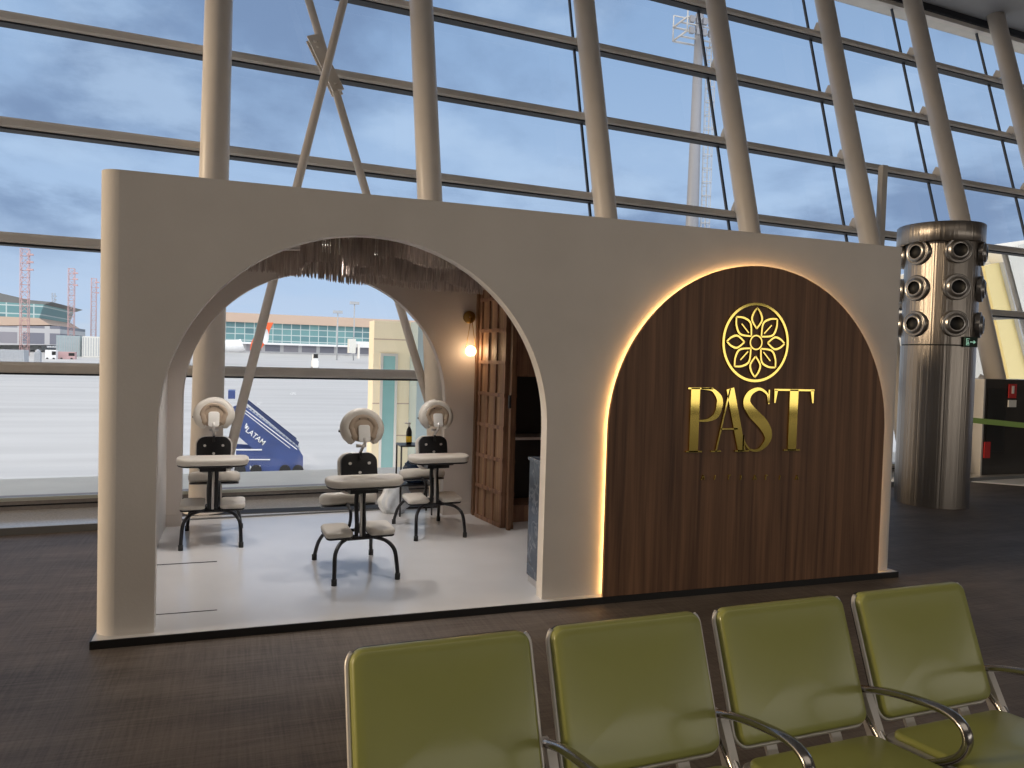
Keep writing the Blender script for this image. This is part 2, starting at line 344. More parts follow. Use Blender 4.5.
# columns
CX = [-2.03, .40, 2.83, 5.285, 7.71, 10.13, 12.43, 14.85, 17.3]
colnames = ['first', 'behind the left chair and the booth, furthest left in view', 'above the left arch, just right of the crossed braces', 'above the middle of the booth', 'rising directly above the gold flower emblem', 'above the right edge of the wood sign arch', 'rising behind the round steel pillar', 'at the far right under the ceiling', 'last']
TZ = [1.415, 2.70, 3.92, 5.12, 6.30, 7.50]
YC = 3.25; YT = 3.59; YG = 3.71
for i, x in enumerate(CX):
    if i in (0, 8): continue
    t = empty('steel_column', fp(x, .062, YC), 0, 'cream painted round steel column leaning outward, ' + colnames[i], 'column', 'leaning columns along the glass wall')
    t0 = t.location
    MB().tube([fp(x, .062, YC)-t0, fp(x, 8.85, YC)-t0], .152, 32).build('shaft', 'column', t)
    MB().lathe([(.0, .0), (.2, 0), (.2, .02), (.16, .022)], 32, (0, 0, 0)).build('base_plate', 'column', t)
    for z in TZ:
        b = MB(); a = fp(x, z, YC)-t0
        b.prism([a+Vector((-.015, .05, .0)), a+Vector((-.015, .36, .02)), a+Vector((-.015, .36, .10)), a+Vector((-.015, .30, .19)), a+Vector((-.015, .05, .06))], (.03, 0, 0))
        b.build('bracket', 'alu', t)
# transoms
for k, z in enumerate(TZ):
    hh = .052
    o = fp(0, z, YT)
    m_ = MB()
    qy = o.y-12*KX; pts = [Vector((-12, qy-.06, z-hh)), Vector((-12, qy+.10, z-hh)), Vector((-12, qy+.10+.03, z+hh)), Vector((-12, qy-.04, z+hh)), Vector((-12, qy-.07, z+hh-.03)), Vector((-12, qy-.08, z-hh+.02))]
    t = struct(m_.prism(pts, (42, 42*KX, 0)).build('trim_%d' % (k+5), 'alu'))
    strip(o.y-.035, o.y+.12, z-hh-.02, z-hh).build('gasket_strip', 'gasket', t)
# windows: one per bay, panes as parts
ZB = [.26]+TZ+[8.75]
for i in range(len(CX)-1):
    x0, x1 = CX[i], CX[i+1]
    if i == 0: x0 = -12
    if i == len(CX)-2: x1 = 30
    a, b = fp(x1, .16, YG), fp(x1, 8.7, YG)
    jm = MB().prism([a+Vector((-.014, -.012, 0)), a+Vector((.014, -.012, 0)), a+Vector((.014, .03, 0)), a+Vector((-.014, .03, 0))], b-a)
    if i == 0:
        a2, b2 = fp(CX[1], .16, YG), fp(CX[1], 8.05, YG)
    jo = struct(jm.build('window_%d' % (i+1), 'cable'))
    for k in range(len(ZB)-1):
        p = [fp(x0+.014, ZB[k]-.1, YG), fp(x1-.014, ZB[k]-.1, YG), fp(x1-.014, ZB[k+1]-.1, YG), fp(x0+.014, ZB[k+1]-.1, YG)]
        MB().add(p, [(0, 1, 2, 3)]).build('glass_pane', 'glass', jo)
# crossed braces between the first two columns
def lean_at(px, py, y0=YC):
    d = FW + RT*((px-512)/F) - UP*((py-384)/F); t = (y0+LEAN*CAM.z+KX*CAM.x-CAM.y)/(d.y-LEAN*d.z-KX*d.x); return CAM+d*t
pA0, pA1 = lean_at(238, 420, YC-.04), lean_at(339, 20, YC-.04)
pB0, pB1 = lean_at(428, 400, YC+.10), lean_at(311, 8, YC+.10)
dA = (pA1-pA0); dB = (pB1-pB0)
A0 = pA0-dA*((pA0.z-.45)/dA.z); A1 = pA0+dA*((8.8-pA0.z)/dA.z)
B0 = pB0-dB*((pB0.z-.45)/dB.z); B1 = pB0+dB*((8.8-pB0.z)/dB.z)
t = empty('diagonal_brace', A0, 0, 'slim cream brace rising to the right from the left column base, in front', 'brace', 'crossed braces between two columns')
MB().tube([Vector(), A1-A0], .048, 20).build('rod', 'column', t)
t = empty('diagonal_brace', B0, 0, 'slim cream brace leaning left with a thick gusset plate at the crossing', 'brace', 'crossed braces between two columns')
MB().tube([Vector(), B1-B0], .048, 20).build('rod', 'column', t)
cA, cB = lean_at(312, 38, YC+.10)-B0, lean_at(338, 93, YC+.10)-B0
ax = (cB-cA).normalized(); sd = ax.cross(Vector((0, -1, LEAN)).normalized()).normalized(); nn = Vector((0, -.96, LEAN)).normalized()
g = MB()
for q_ in (-.06, .035):
    g.prism([cA+sd*.07+nn*q_, cB+sd*.07+nn*q_, cB-sd*.07+nn*q_, cA-sd*.07+nn*q_], nn*.025)
g.tube([cA, cB], .04, 14)
for c_ in (cA+ax*.09, cB-ax*.09): g.tube([c_-nn*.09, c_+nn*.09], .026, 10); g.tube([c_+ax*.07-nn*.075, c_+ax*.07+nn*.075], .02, 10)
g.build('gusset_plate', 'column', t)
# extra post by the pillar
pt, pb = at(885, 168, 5.2), at(884, 240, 5.2)
MBp = MB().box(-.05, .05, -.05, .05, 0, 2.2)
t = MBp.build('square_post', 'alu'); t.location = (10.41, 5.05, 2.72); tag(t, 'thin grey square post standing between booth end and steel pillar top', 'post')

# ------------------------------------------------------------------ booth
W = 5.596; H = 2.55; T = .10; ZT = ZP+H
JL, JR = .2785, 2.617; XA = (JL+JR)/2; RA = (JR-JL)/2; ZS = 2.352-RA
WL, WR = 3.04, 5.4175; XB = (WL+WR)/2; RB = (WR-WL)/2; ZSB = 2.352-RB
booth = empty('massage_booth', (0, 0, 0), 0, 'large beige plaster booth with an open arch and a wood-filled arch on a black-edged platform', 'booth')
plat = MB().box(-.024, W+.024, -.052, 3.14, .03, ZP).build('platform_floor', 'vinylfloor', booth)
plabel(MB().box(-.032, W+.032, -.06, 3.15, 0, .0455).build('platform_edge', 'black', booth), 'black platform edge')
MB().box(.0, 5.6, 3.10, 3.31, 0, .066).build('rear_edge', 'rubber', booth)
NA = 64
def wall_poly(x0, x1, jl, jr, xa, ra, zs, y):
    pts = [(x0, y, ZP), (x0, y, ZT), (x1, y, ZT), (x1, y, ZP), (jr, y, ZP)]
    pts += [(xa+ra*math.cos(PI*k/NA), y, zs+ra*math.sin(PI*k/NA)) for k in range(NA+1)]
    pts += [(jl, y, ZP)]
    return pts
RC = .10
def arch_wall(x0, x1, jl, jr, xa, ra, zs, y, th):
    """a wall with one arch, built of strips so that shading stays clean"""
    m_ = MB()
    def slab(a, b, f0, f1):   # between x=a,b, bottoms f(a), f(b)
        m_.add([(a, y, f0), (b, y, f1), (b, y, ZT), (a, y, ZT), (a, y+th, f0), (b, y+th, f1), (b, y+th, ZT), (a, y+th, ZT)],
               [(0, 1, 2, 3), (4, 7, 6, 5), (2, 6, 7, 3), (0, 4, 5, 1)])
    slab(x0, jl, ZP, ZP)
    xs = [xa-ra*math.cos(PI*k/NA) for k in range(NA+1)]; zs_ = [zs+ra*math.sin(PI*k/NA) for k in range(NA+1)]
    for k in range(NA): slab(xs[k], xs[k+1], zs_[k], zs_[k+1])
    slab(jr, x1, ZP, ZP)
    m_.add([(jl, y, ZP), (jl, y+th, ZP), (jl, y+th, zs), (jl, y, zs)], [(0, 1, 2, 3)]); m_.add([(jr, y, ZP), (jr, y+th, ZP), (jr, y+th, zs), (jr, y, zs)], [(0, 1, 2, 3)])
    return m_
fw_ = arch_wall(RC, W-.04, JL, JR, XA, RA, ZS, 0, T)
XO = -.022; fw_.add([(XO+RC, 0, ZP), (RC, 0, ZP), (RC, 0, ZT), (XO+RC, 0, ZT)], [(0, 1, 2, 3)]); fw_.add([(XO+RC, 0, ZT), (RC, 0, ZT), (RC, RC, ZT), (XO+RC, RC, ZT)], [(0, 1, 2, 3)])
cor = [(XO+RC-RC*math.sin(PI/2*k/10), RC-RC*math.cos(PI/2*k/10)) for k in range(11)]
m2 = cor+[(XO+RC, RC)]
fw_.add([(x, y, z) for z in (ZP, ZT) for x, y in cor], [(k, k+1, 11+k+1, 11+k) for k in range(10)], True)
fw_.add([(x, y, ZT) for x, y in m2], [tuple(range(12))])
cor2 = [(W-.04+.04*math.sin(PI/2*k/6), .04-.04*math.cos(PI/2*k/6)) for k in range(7)]
fw_.add([(x, y, z) for z in (ZP, ZT) for x, y in cor2], [(k, k+1, 7+k+1, 7+k) for k in range(6)], True)
fw_.add([(x, y, ZT) for x, y in cor2+[(W-.04, T), (W-.04, 0)]], [tuple(range(9))])
fw_.build('front_wall', 'plaster', booth, bevel=-1)
MB().box(XO, .1, .1, 2.75, ZP, ZT).build('side_wall', 'plaster', booth)
MB().box(W-.1, W, .04, 2.85, ZP, ZT).build('side_wall', 'plaster', booth)
RJL, RJR = .225, 2.64; RXA = (RJL+RJR)/2; RRA = (RJR-RJL)/2
rw = arch_wall(.0, W, RJL, RJR, RXA, RRA, 1.185, 2.75, .12)
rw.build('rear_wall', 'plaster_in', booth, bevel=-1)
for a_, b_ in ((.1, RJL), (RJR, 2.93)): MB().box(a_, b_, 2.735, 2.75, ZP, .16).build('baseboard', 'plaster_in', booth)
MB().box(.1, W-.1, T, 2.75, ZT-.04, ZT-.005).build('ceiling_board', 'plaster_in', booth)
for q4 in ((.1, .565, 1.44, 1.456), (.1, .60, .30, .308)): plabel(MB().box(*q4, ZP, ZP+.0025).build('floor_joint', 'gasket', booth), 'dark joint line in the booth floor')
MB().box(3.95, 4.0, T, 2.75, ZP, ZT).build('partition', 'oak', booth)

# wood arch sign panel
NP = 72
def arch_outline(x0, x1, xc, r, zs, zb, n=NP): return [(x0, zb)]+[(xc-r*math.cos(PI*k/n), zs+r*math.sin(PI*k/n)) for k in range(n+1)]+[(x1, zb)]
YS = -.058
sign = empty('sign_panel', (XB, 0, ZP), 0, 'arched dark walnut sign panel with gold flower emblem, gold letters and a warm halo light', 'sign')
sp = MB().prism([(x-XB, YS, z-ZP) for x, z in arch_outline(WL, WR, XB, RB, ZSB, ZP)], (0, .022, 0)); sp.build('wood_panel', 'walnut', sign)
mo = [(x-XB, z-ZP) for x, z in arch_outline(WL+.016, WR-.016, XB, RB-.016, ZSB, ZP+.01)]
plabel(MB().tube([(x, -.018, z) for x, z in mo], .006, 8).build('halo_light', 'led', sign), 'warm amber light strip behind the panel rim')
MB().prism([(x, -.028, z) for x, z in [(x-XB, z-ZP) for x, z in arch_outline(WL+.08, WR-.08, XB, RB-.08, ZSB, ZP)]], (0, .028, 0)).build('backing_board', 'walnut', sign)
def sg(px, py): p = at(px, py, YS-.012); return Vector((p.x-XB, YS, p.z-ZP))
def stroke(mb, pts, ws, th=.014, k=8):       # variable width flat stroke
    P = smoothpath(pts, k) if len(pts) > 2 else [Vector(p) for p in pts]
    n = len(P); Wd = [np.interp(i/(n-1), np.linspace(0, 1, len(ws)), ws) for i in range(n)]
    A = []; B = []
    for i, p in enumerate(P):
        t_ = (P[min(i+1, n-1)]-P[max(i-1, 0)]).normalized(); s_ = Vector((-t_.z, 0, t_.x))
        A.append(p+s_*Wd[i]/2); B.append(p-s_*Wd[i]/2)
    d = Vector((0, -th, 0)); vs = A+B+[a+d for a in A]+[b+d for b in B]
    fs = []
    for i in range(n-1): fs += [(i, i+1, n+i+1, n+i), (2*n+i, 3*n+i, 3*n+i+1, 2*n+i+1), (i, 2*n+i, 2*n+i+1, i+1), (n+i, n+i+1, 3*n+i+1, 3*n+i)]
    fs += [(0, n, 3*n, 2*n), (n-1, 3*n-1, 4*n-1, 2*n-1)]
    mb.add(vs, fs)
# emblem
ec = sg(756, 342.5); er = (sg(756, 304).z-sg(756, 381).z)/2
em = MB(); ring = [ec+Vector((er*math.cos(2*PI*k/64), 0, er*math.sin(2*PI*k/64))) for k in range(65)]
stroke(em, ring, [.018, .018], k=1)
stroke(em, [ec+Vector((.05*math.cos(2*PI*k/24), 0, .05*math.sin(2*PI*k/24))) for k in range(25)], [.010, .010], k=1)
for k in range(8):
    a = 2*PI*k/8; u = Vector((math.cos(a), 0, math.sin(a))); v = Vector((-math.sin(a), 0, math.cos(a))); wd = .042 if k % 2 == 0 else .058; r0 = er*(.36 if k % 2 == 0 else .22); r1 = er*.90
    for sgn in (1, -1):
        stroke(em, [ec+u*r0, ec+u*(r0*.6+r1*.4)+v*sgn*wd, ec+u*(r0*.25+r1*.75)+v*sgn*wd*.72, ec+u*r1], [.011, .015, .011])
    if k % 2: stroke(em, [ec+u*er*.34, ec+u*er*.66], [.009, .009])
em.build('emblem', 'gold', sign)
zt, zb = sg(700, 388).z, sg(700, 452).z
def LX(px): return sg(px, 420).x
def Lv(px, f): return Vector((LX(px), YS, zb+(zt-zb)*f))
thin, thick = .011, .075
def letter(fn, nm='letter'):
    m_ = MB(); fn(m_); m_.build(nm, 'gold', sign)
def P_(m):
    stroke(m, [Lv(694.5, 0), Lv(694.5, 1)], [thick*.95]*2); stroke(m, [Lv(687, .992), Lv(712, .992)], [thin]*2); stroke(m, [Lv(687, .008), Lv(703, .008)], [thin]*2)
    stroke(m, [Lv(700, .992), Lv(711, .975), Lv(718, .86), Lv(719, .74), Lv(716, .58), Lv(708, .50), Lv(699, .49)], [thin, .02, .045, .052, .045, .02, thin])
def A_(m):
    stroke(m, [Lv(717, .0), Lv(729, 1)], [thin*1.1]*2); stroke(m, [Lv(743, 0), Lv(729, 1)], [thick*.85]*2); stroke(m, [Lv(721, .36), Lv(738, .36)], [thin]*2)
    stroke(m, [Lv(712, .008), Lv(722, .008)], [thin]*2); stroke(m, [Lv(736, .008), Lv(750, .008)], [thin]*2)
def S_(m):
    stroke(m, [Lv(768, .78), Lv(766, .92), Lv(758, 1.0), Lv(749, .93), Lv(746, .78), Lv(752, .62), Lv(762, .46), Lv(768, .30), Lv(768, .16), Lv(760, .02), Lv(751, .03), Lv(745, .16), Lv(744, .26)], [thin, .014, .02, .04, .06, .078, .085, .075, .05, .022, .014, .012, thin])
    stroke(m, [Lv(768, .76), Lv(768, .99)], [thin]*2); stroke(m, [Lv(744, .02), Lv(744, .26)], [thin]*2)
def T_(m):
    stroke(m, [Lv(793, 0), Lv(793, 1)], [thick]*2); stroke(m, [Lv(773, .992), Lv(813, .992)], [thin*1.2]*2); stroke(m, [Lv(785, .008), Lv(801, .008)], [thin]*2)
    stroke(m, [Lv(774, .78), Lv(775, .99)], [thin, .03]); stroke(m, [Lv(812, .78), Lv(811, .99)], [thin, .03])
for fn in (P_, A_, S_, T_): letter(fn)
tick = [(702, 1), (715, 0), (729, 2), (741, 0), (754, 1), (766, 2), (780, 0), (796, 1)]
for px, k in tick:
    m_ = MB()
    a = sg(px, 480); hgt = .034
    if k == 0: stroke(m_, [a, a+Vector((.006, 0, hgt))], [.006]*2, .008)
    elif k == 1: stroke(m_, [a, a+Vector((.012, 0, hgt))], [.006]*2, .008); stroke(m_, [a+Vector((.024, 0, 0)), a+Vector((.012, 0, hgt))], [.006]*2, .008)
    else: stroke(m_, [a, a+Vector((0, 0, hgt))], [.006]*2, .008); stroke(m_, [a+Vector((0, 0, hgt)), a+Vector((.018, 0, hgt))], [.006]*2, .008)
    m_.build('small_letter', 'gold', sign)

# ------------------------------------------------------------------ inside the booth
# folding lattice screen
def lattice_leaf(parent, p0, p1, z0, z1, cols, rows, solid=True, mtl='oak'):
    p0, p1 = Vector(p0), Vector(p1); d = (p1-p0); Ln = d.length; u = d/Ln; n = Vector((-u.y, u.x, 0))
    xf = Matrix(((u.x, n.x, 0, p0.x), (u.y, n.y, 0, p0.y), (0, 0, 1, 0), (0, 0, 0, 1)))
    m_ = MB(); fwd = .045
    for k in range(cols+1):
        x = (Ln-fwd)*k/cols; ww = fwd if k in (0, cols) else .03
        m_.box(x, x+ww, -.025, .025, z0, z1, xf)
    for k in range(rows+1):
        z = z0+(z1-z0-.04)*k/rows; m_.box(0, Ln, -.03, .03, z, z+.035, xf)
    m_.build('lattice_frame', mtl, parent)
    if solid: MB().box(.01, Ln-.01, -.008, .008, z0+.01, z1-.01, xf).build('panel_infill', 'oak_light', parent)
s1 = empty('folding_screen', (0, 0, 0), 0, 'brown wooden grid folding screen standing at the right side inside the booth', 'screen')
lattice_leaf(s1, (2.965, 2.62, 0), (3.05, 2.06, 0), ZP, ZT-.06, 3, 8)
lattice_leaf(s1, (3.10, 2.0, 0), (3.12, 2.5, 0), ZP, ZT-.06, 1, 8, True, 'walnut')
m_ = MB().box(3.055, 3.085, 1.95, 2.0, ZP, ZT-.06); m_.build('edge_post', 'walnut', s1)
for z in (.7, 1.25, 1.9): pass
MB().box(3.03, 3.05, 1.93, 1.96, 1.18, 1.30).build('latch', 'frame', s1)
MB().box(2.93, 2.99, 2.66, 2.72, ZP, ZT-.04).build('hinge_post', 'walnut', s1)
# cabinet behind
cb_ = empty('storage_cabinet', (3.5, 2.5, ZP), 0, 'brown wooden cabinet with a dark open niche and shelf behind the folding screen', 'cabinet')
zz = 0
m_ = MB().box(-.38, -.36, -.22, .22, 0, 2.4).box(.40, .44, -.22, .22, 0, 2.4).box(-.38, .44, .2, .22, 0, 2.4).box(-.38, .44, -.22, .22, 0, .16).box(-.38, .44, -.22, .22, 1.42, 2.4)
m_.build('body', 'oak', cb_)
MB().box(-.36, .40, .17, .2, .16, 1.42).build('niche_back', 'darkseam', cb_)
MB().box(-.36, .40, -.2, .17, .80, .825).build('shelf', 'silver', cb_)
MB().box(-.38, .44, -.235, -.215, 1.44, 2.38).build('door', 'oak', cb_)
# counter
ct = empty('reception_counter', (2.88, .30, ZP), 0, 'narrow counter clad in dark blue-grey marble beside the right jamb of the open arch', 'counter')
MB().box(-.215, .25, -.10, .12, .05, .87).build('marble_body', 'marble', ct, bevel=.004)
MB().box(-.205, .25, -.09, .11, 0, .05).build('plinth', 'silver', ct)
MB().box(-.225, .25, -.11, .13, .87, .895).build('counter_top', 'marble', ct, bevel=.004)
o = MB(); pad(o, 0, 0, 0, .13, .07, .09, .015, e=.008); o = o.build('card_terminal', 'white'); o.location = (2.74, .27, ZP+.895); tag(o, 'small white box standing on the marble counter', 'box')
# wall lamp
lp = empty('wall_sconce', (2.862, 2.75, 2.04), 0, 'round brass wall lamp with a glowing glass globe hanging on two rods', 'lamp')
XR = Matrix.Rotation(PI/2, 3, 'X')
MB().lathe([(.0001, 0), (.058, 0), (.062, .004), (.062, .03), (.058, .034), (.0001, .034)], 32, (0, 0, 0), XR).build('wall_plate', 'brass', lp)
MB().tube([(0, -.03, 0), (0, -.10, 0)], .008, 10).tube([(0, -.09, 0), (-.052, -.10, -.32)], .0035, 8).tube([(0, -.09, 0), (.052, -.10, -.32)], .0035, 8).build('hanging_rods', 'brass', lp)
MB().sphere((0, -.10, -.34), .052, 28, 16).build('glass_globe', 'bulb', lp)
MB().lathe([(.0001, -.392), (.02, -.39), (.03, -.375), (.045, -.36)], 20, (0, -.10, 0)).build('holder', 'brass', lp)
l = bpy.data.lights.new('globe_light', 'POINT'); l.energy = 1.7; l.color = (1, .66, .36); l.shadow_soft_size = .06; lo = bpy.data.objects.new('globe_light', l); C.objects.link(lo); lo.parent = lp; lo.location = (0, -.19, -.34)

# ceiling spots of the booth
for i, (x, y) in enumerate(((at(326, 242, ZT-.09, 2).x, at(326, 242, ZT-.09, 2).y), (2.3, .25), (.6, 1.75), (1.75, 1.85))):
    t = empty('ceiling_spot', (x, y, ZT-.04), 0, ('small round white spotlight in the booth ceiling, ' + ('at the arch top left, lit and visible', 'front right', 'rear left', 'rear right')[i]), 'spotlight', 'spotlights in the booth ceiling')
    MB().lathe([(.0001, -.0), (.045, 0), (.045, -.07), (.038, -.075)], 24).build('housing', 'white', t); MB().lathe([(.0001, -.068), (.037, -.068), (.037, -.07)], 24).build('lens', 'lens', t)
    l = bpy.data.lights.new('spot', 'SPOT'); l.energy = 50; l.color = (1, .94, .89); l.spot_size = math.radians(110); l.spot_blend = .8; l.shadow_soft_size = .05
    lo = bpy.data.objects.new('spot', l); C.objects.link(lo); lo.parent = t; lo.location = (0, 0, -.09)
# cord curtains
def cords(pts, ztop, z0, z1, sp=.0115, seed=0):
    rnd = random.Random(seed); P = smoothpath([Vector((x, y, 0)) for x, y in pts], 12); d = [0]
    for a, b in zip(P, P[1:]): d.append(d[-1]+(b-a).length)
    n = int(d[-1]/sp); m_ = MB()
    for i in range(n):
        s = (i+.5)*sp; j = max(k for k in range(len(d)) if d[k] <= s); j = min(j, len(P)-2)
        p = P[j].lerp(P[j+1], (s-d[j])/max(d[j+1]-d[j], 1e-6)); t_ = s/d[-1]
        zb_ = z0+(z1-z0)*t_+rnd.uniform(-.006, .006)+.008*math.sin(t_*14); ox, oy = rnd.uniform(-.004, .004), rnd.uniform(-.004, .004)
        r = rnd.uniform(.0065, .0085)
        m_.tube([(p.x, p.y, ztop), (p.x+ox, p.y+oy, (ztop+zb_)/2), (p.x+ox*2, p.y+oy*2, zb_+.02), (p.x+ox*2.2, p.y+oy*2.2, zb_)], r, 5, rs=[r, r, r*1.1, r*.5])
    return m_
rows = [
 ([(.62, 1.75), (.72, 1.5), (.90, 1.45), (.98, 1.7), (1.0, 2.0)], 2.24, 2.24, 'short beige cord curtain, leftmost cluster hanging at the arch top'),
 ([(1.14, 1.5), (1.12, 1.1), (1.20, .80), (1.42, .80), (1.62, 1.0)], 2.26, 2.26, 'beige cord curtain bulging forward left of the arch middle'),
 ([(1.58, .62), (1.75, .50), (2.0, .72), (2.2, .58), (2.5, .5)], 2.29, 2.24, 'beige cord curtain running in a wave along the front right of the arch'),
 ([(1.45, 1.5), (1.7, 1.2), (1.95, 1.4), (2.2, 1.25), (2.5, 1.5), (2.8, 1.3)], 2.24, 2.20, 'beige cord curtain in the second row, right half of the booth ceiling'),
 ([(1.0, 2.45), (1.3, 2.3), (1.6, 2.45), (1.9, 2.3), (2.2, 2.45), (2.5, 2.3), (2.9, 2.4)], 2.30, 2.24, 'beige cord curtain hanging in the rear row near the back wall'),
]
for i, (pts, z0, z1, lab) in enumerate(rows):
    t = empty('cord_curtain', (pts[0][0], pts[0][1], ZT-.045), 0, lab, 'curtain', 'hanging cord curtains')
    off = t.location
    loc = [(x-off.x, y-off.y) for x, y in pts]
    a = cords(loc, -.012, z0-off.z, z1-off.z, .016, i).build('cord_fringe', 'cord', t)
    MB().tube(smoothpath([(x, y, -.012) for x, y in loc], 10), .011, 8).build('rail', 'silver', t)

# massage chairs
def massage_chair():
    t = empty('massage_chair'); RX = lambda a: Matrix.Rotation(math.radians(a), 4, 'X')
    # legs
    def leg(sx, sy):
        if sy < 0: pts = [(sx*.10, -.16, .285), (sx*.165, -.24, .272), (sx*.21, -.30, .215), (sx*.222, -.335, .10), (sx*.225, -.345, .02)]
        else: pts = [(sx*.10, .16, .27), (sx*.16, .24, .25), (sx*.20, .30, .17), (sx*.215, .345, .08), (sx*.222, .36, .02)]
        o = MB().tube(smoothpath(pts, 8), .0145, 14).build('leg', 'frame', t)
        MB().tube([(pts[-1][0], pts[-1][1], .0), (pts[-1][0], pts[-1][1], .045)], .019, 14).build('rubber_foot', 'rubber', o)
    for sx in (-1, 1):
        for sy in (-1, 1): leg(sx, sy)
    f = MB(); f.tube([(-.11, -.16, .285), (.11, -.16, .285)], .0145, 12).tube([(-.11, .16, .27), (.11, .16, .27)], .0145, 12)
    for sx in (-.05, .05): f.tube([(sx, -.16, .30), (sx, .16, .27)], .012, 10)
    f.build('base_frame', 'frame', t)
    g = MB()
    for sx in (-.026, .026):
        g.tube(smoothpath([(sx, -.14, .28), (sx, -.15, .40), (sx, -.12, .55), (sx, -.14, .70)], 6), .016, 12)
        g.tube(smoothpath([(sx*1.6, .1, .28), (sx*1.6, .0, .36), (sx*1.6, -.02, .46), (sx*1.6, .12, .50)], 6), .012, 10)
    g.build('upright_frame', 'frame', t)
    MB().tube([(0, -.165, .30), (0, -.155, .66)], .010, 10).build('gas_strut', 'silver', t)
    # chest pad
    X = Matrix.Translation((0, -.07, .74)) @ RX(78)
    a = MB(); pad(a, 0, .03, .0, .035, .265, .30, .07, X, e=.006); plabel(a.build('chest_backplate', 'frame2', t), 'black plastic back of the chest pad')
    a = MB(); pad(a, 0, .03, -.07, .0, .285, .32, .075, X, e=.02); a.build('chest_pad', 'cream', t)
    for x, y in ((-.07, .10), (.07, .10), (0, .03)):
        a = MB(); c_ = X @ Vector((x, y, .035)); d_ = (X.to_3x3() @ Vector((0, 0, 1))); a.tube([c_, c_+d_*.012], .011, 12); a.build('knob', 'silver', t)
    # arm shelf
    a = MB(); X = Matrix.Translation((0, -.27, .695)) @ RX(4); pad(a, 0, 0, .012, .072, .55, .21, .085, X, e=.022, bow=.035); a.build('arm_pad', 'cream', t)
    a = MB(); pad(a, 0, 0, .0, .016, .53, .195, .08, X, e=.005, bow=.035); a.build('arm_board', 'frame2', t)
    MB().box(-.10, .10, -.24, -.12, .64, .695).tube([(0, -.24, .70), (0, -.13, .62)], .014, 10).tube([(.10, -.2, .675), (.15, -.2, .675)], .018, 12).build('arm_bracket', 'frame2', t)
    # face cradle: C shaped ring open at the bottom
    X = Matrix.Translation((0, -.15, 1.105)) @ RX(76)
    ring = []; rs = []
    for k in range(33):
        a_ = math.radians(-50+280*k/32); rx, ry = .112*(1 if math.sin(a_) > 0 else 1-.22*abs(math.sin(a_))), .118; ring.append(X @ Vector((rx*math.cos(a_), ry*math.sin(a_)+.008, -.012)))
        rs.append(.050 if 2 < k < 30 else (.043 if k in (1, 2, 30, 31) else .030))
    MB().tube(ring, .045, 16, rs=rs, upv=tuple(X.to_3x3() @ Vector((0, 0, 1)))).build('face_cushion', 'cream', t)
    a = MB(); pad(a, 0, .012, .012, .034, .19, .20, .07, X, e=.008); plabel(a.build('cradle_base', 'tan', t), 'tan base of the face cushion')
    for kx in (-.03, .035): MB().tube([X @ Vector((kx, .085, .03)), X @ Vector((kx, .085, .042))], .007, 8).build('snap_button', 'frame2', t)
    ring2 = [X @ (Vector((.092*math.cos(math.radians(-50+280*k/30))*(1 if k in range(6, 25) else .9), .094*math.sin(math.radians(-50+280*k/30))+.006, .016))) for k in range(31)]
    plabel(MB().tube(ring2, .028, 12, upv=tuple(X.to_3x3() @ Vector((0, 0, 1)))).build('cradle_underside', 'tan', t), 'tan underside of the face cushion')
    a = MB(); pad(a, 0, -.03, .036, .052, .085, .13, .02, X, e=.004); plabel(a.build('cradle_plate', 'white', t), 'white metal plate behind the face cushion')
    MB().tube([X @ Vector((0, -.06, .05)), X @ Vector((0, -.10, .05)), (0, -.10, .93)], .011, 12).tube([(-.035, -.115, .985), (.035, -.115, .985)], .013, 12).build('cradle_stem', 'silver', t)
    MB().tube([(0, -.115, .88), (0, -.118, .955)], .009, 10).build('stem_slot', 'frame2', t)
    MB().tube([(-.165, -.12, 1.10), (-.14, -.12, 1.10)], .010, 12).build('cradle_knob', 'frame2', t)
    # seat
    a = MB(); X = Matrix.Translation((0, .22, .452)) @ RX(-12); pad(a, 0, 0, .012, .115, .42, .28, .10, X, e=.04); a.build('seat_pad', 'cream', t)
    a = MB(); pad(a, 0, 0, .0, .016, .40, .26, .09, X, e=.005); a.build('seat_board', 'frame2', t)
    # knee pads
    for sx in (-1, 1):
        X = Matrix.Translation((sx*.155, -.08, .302)) @ RX(6)
        a = MB(); pad(a, 0, 0, .012, .056, .195, .25, .04, X, e=.018); kp = a.build('knee_pad', 'cream', t)
        a = MB(); pad(a, 0, 0, .0, .016, .185, .24, .035, X, e=.004); a.build('knee_board', 'frame2', kp)
    return t
mc = massage_chair()
for i, (x, y, a, lab) in enumerate(((.51, 2.19, 0, 'leftmost cream and black massage chair, standing beside the left column behind the arch'),
        (1.525, 1.0, 6, 'middle cream and black massage chair, nearest to the front of the booth'),
        (2.345, 2.11, 5, 'right cream and black massage chair, nearest to the wall lamp and wooden screen'))):
    c = mc if i == 0 else copy_tree(mc)
    c.location = (x, y, ZP); c.rotation_euler = (0, 0, math.radians(a)); c.scale = (1, 1, .945); tag(c, lab, 'massage chair', 'massage chairs in the booth')

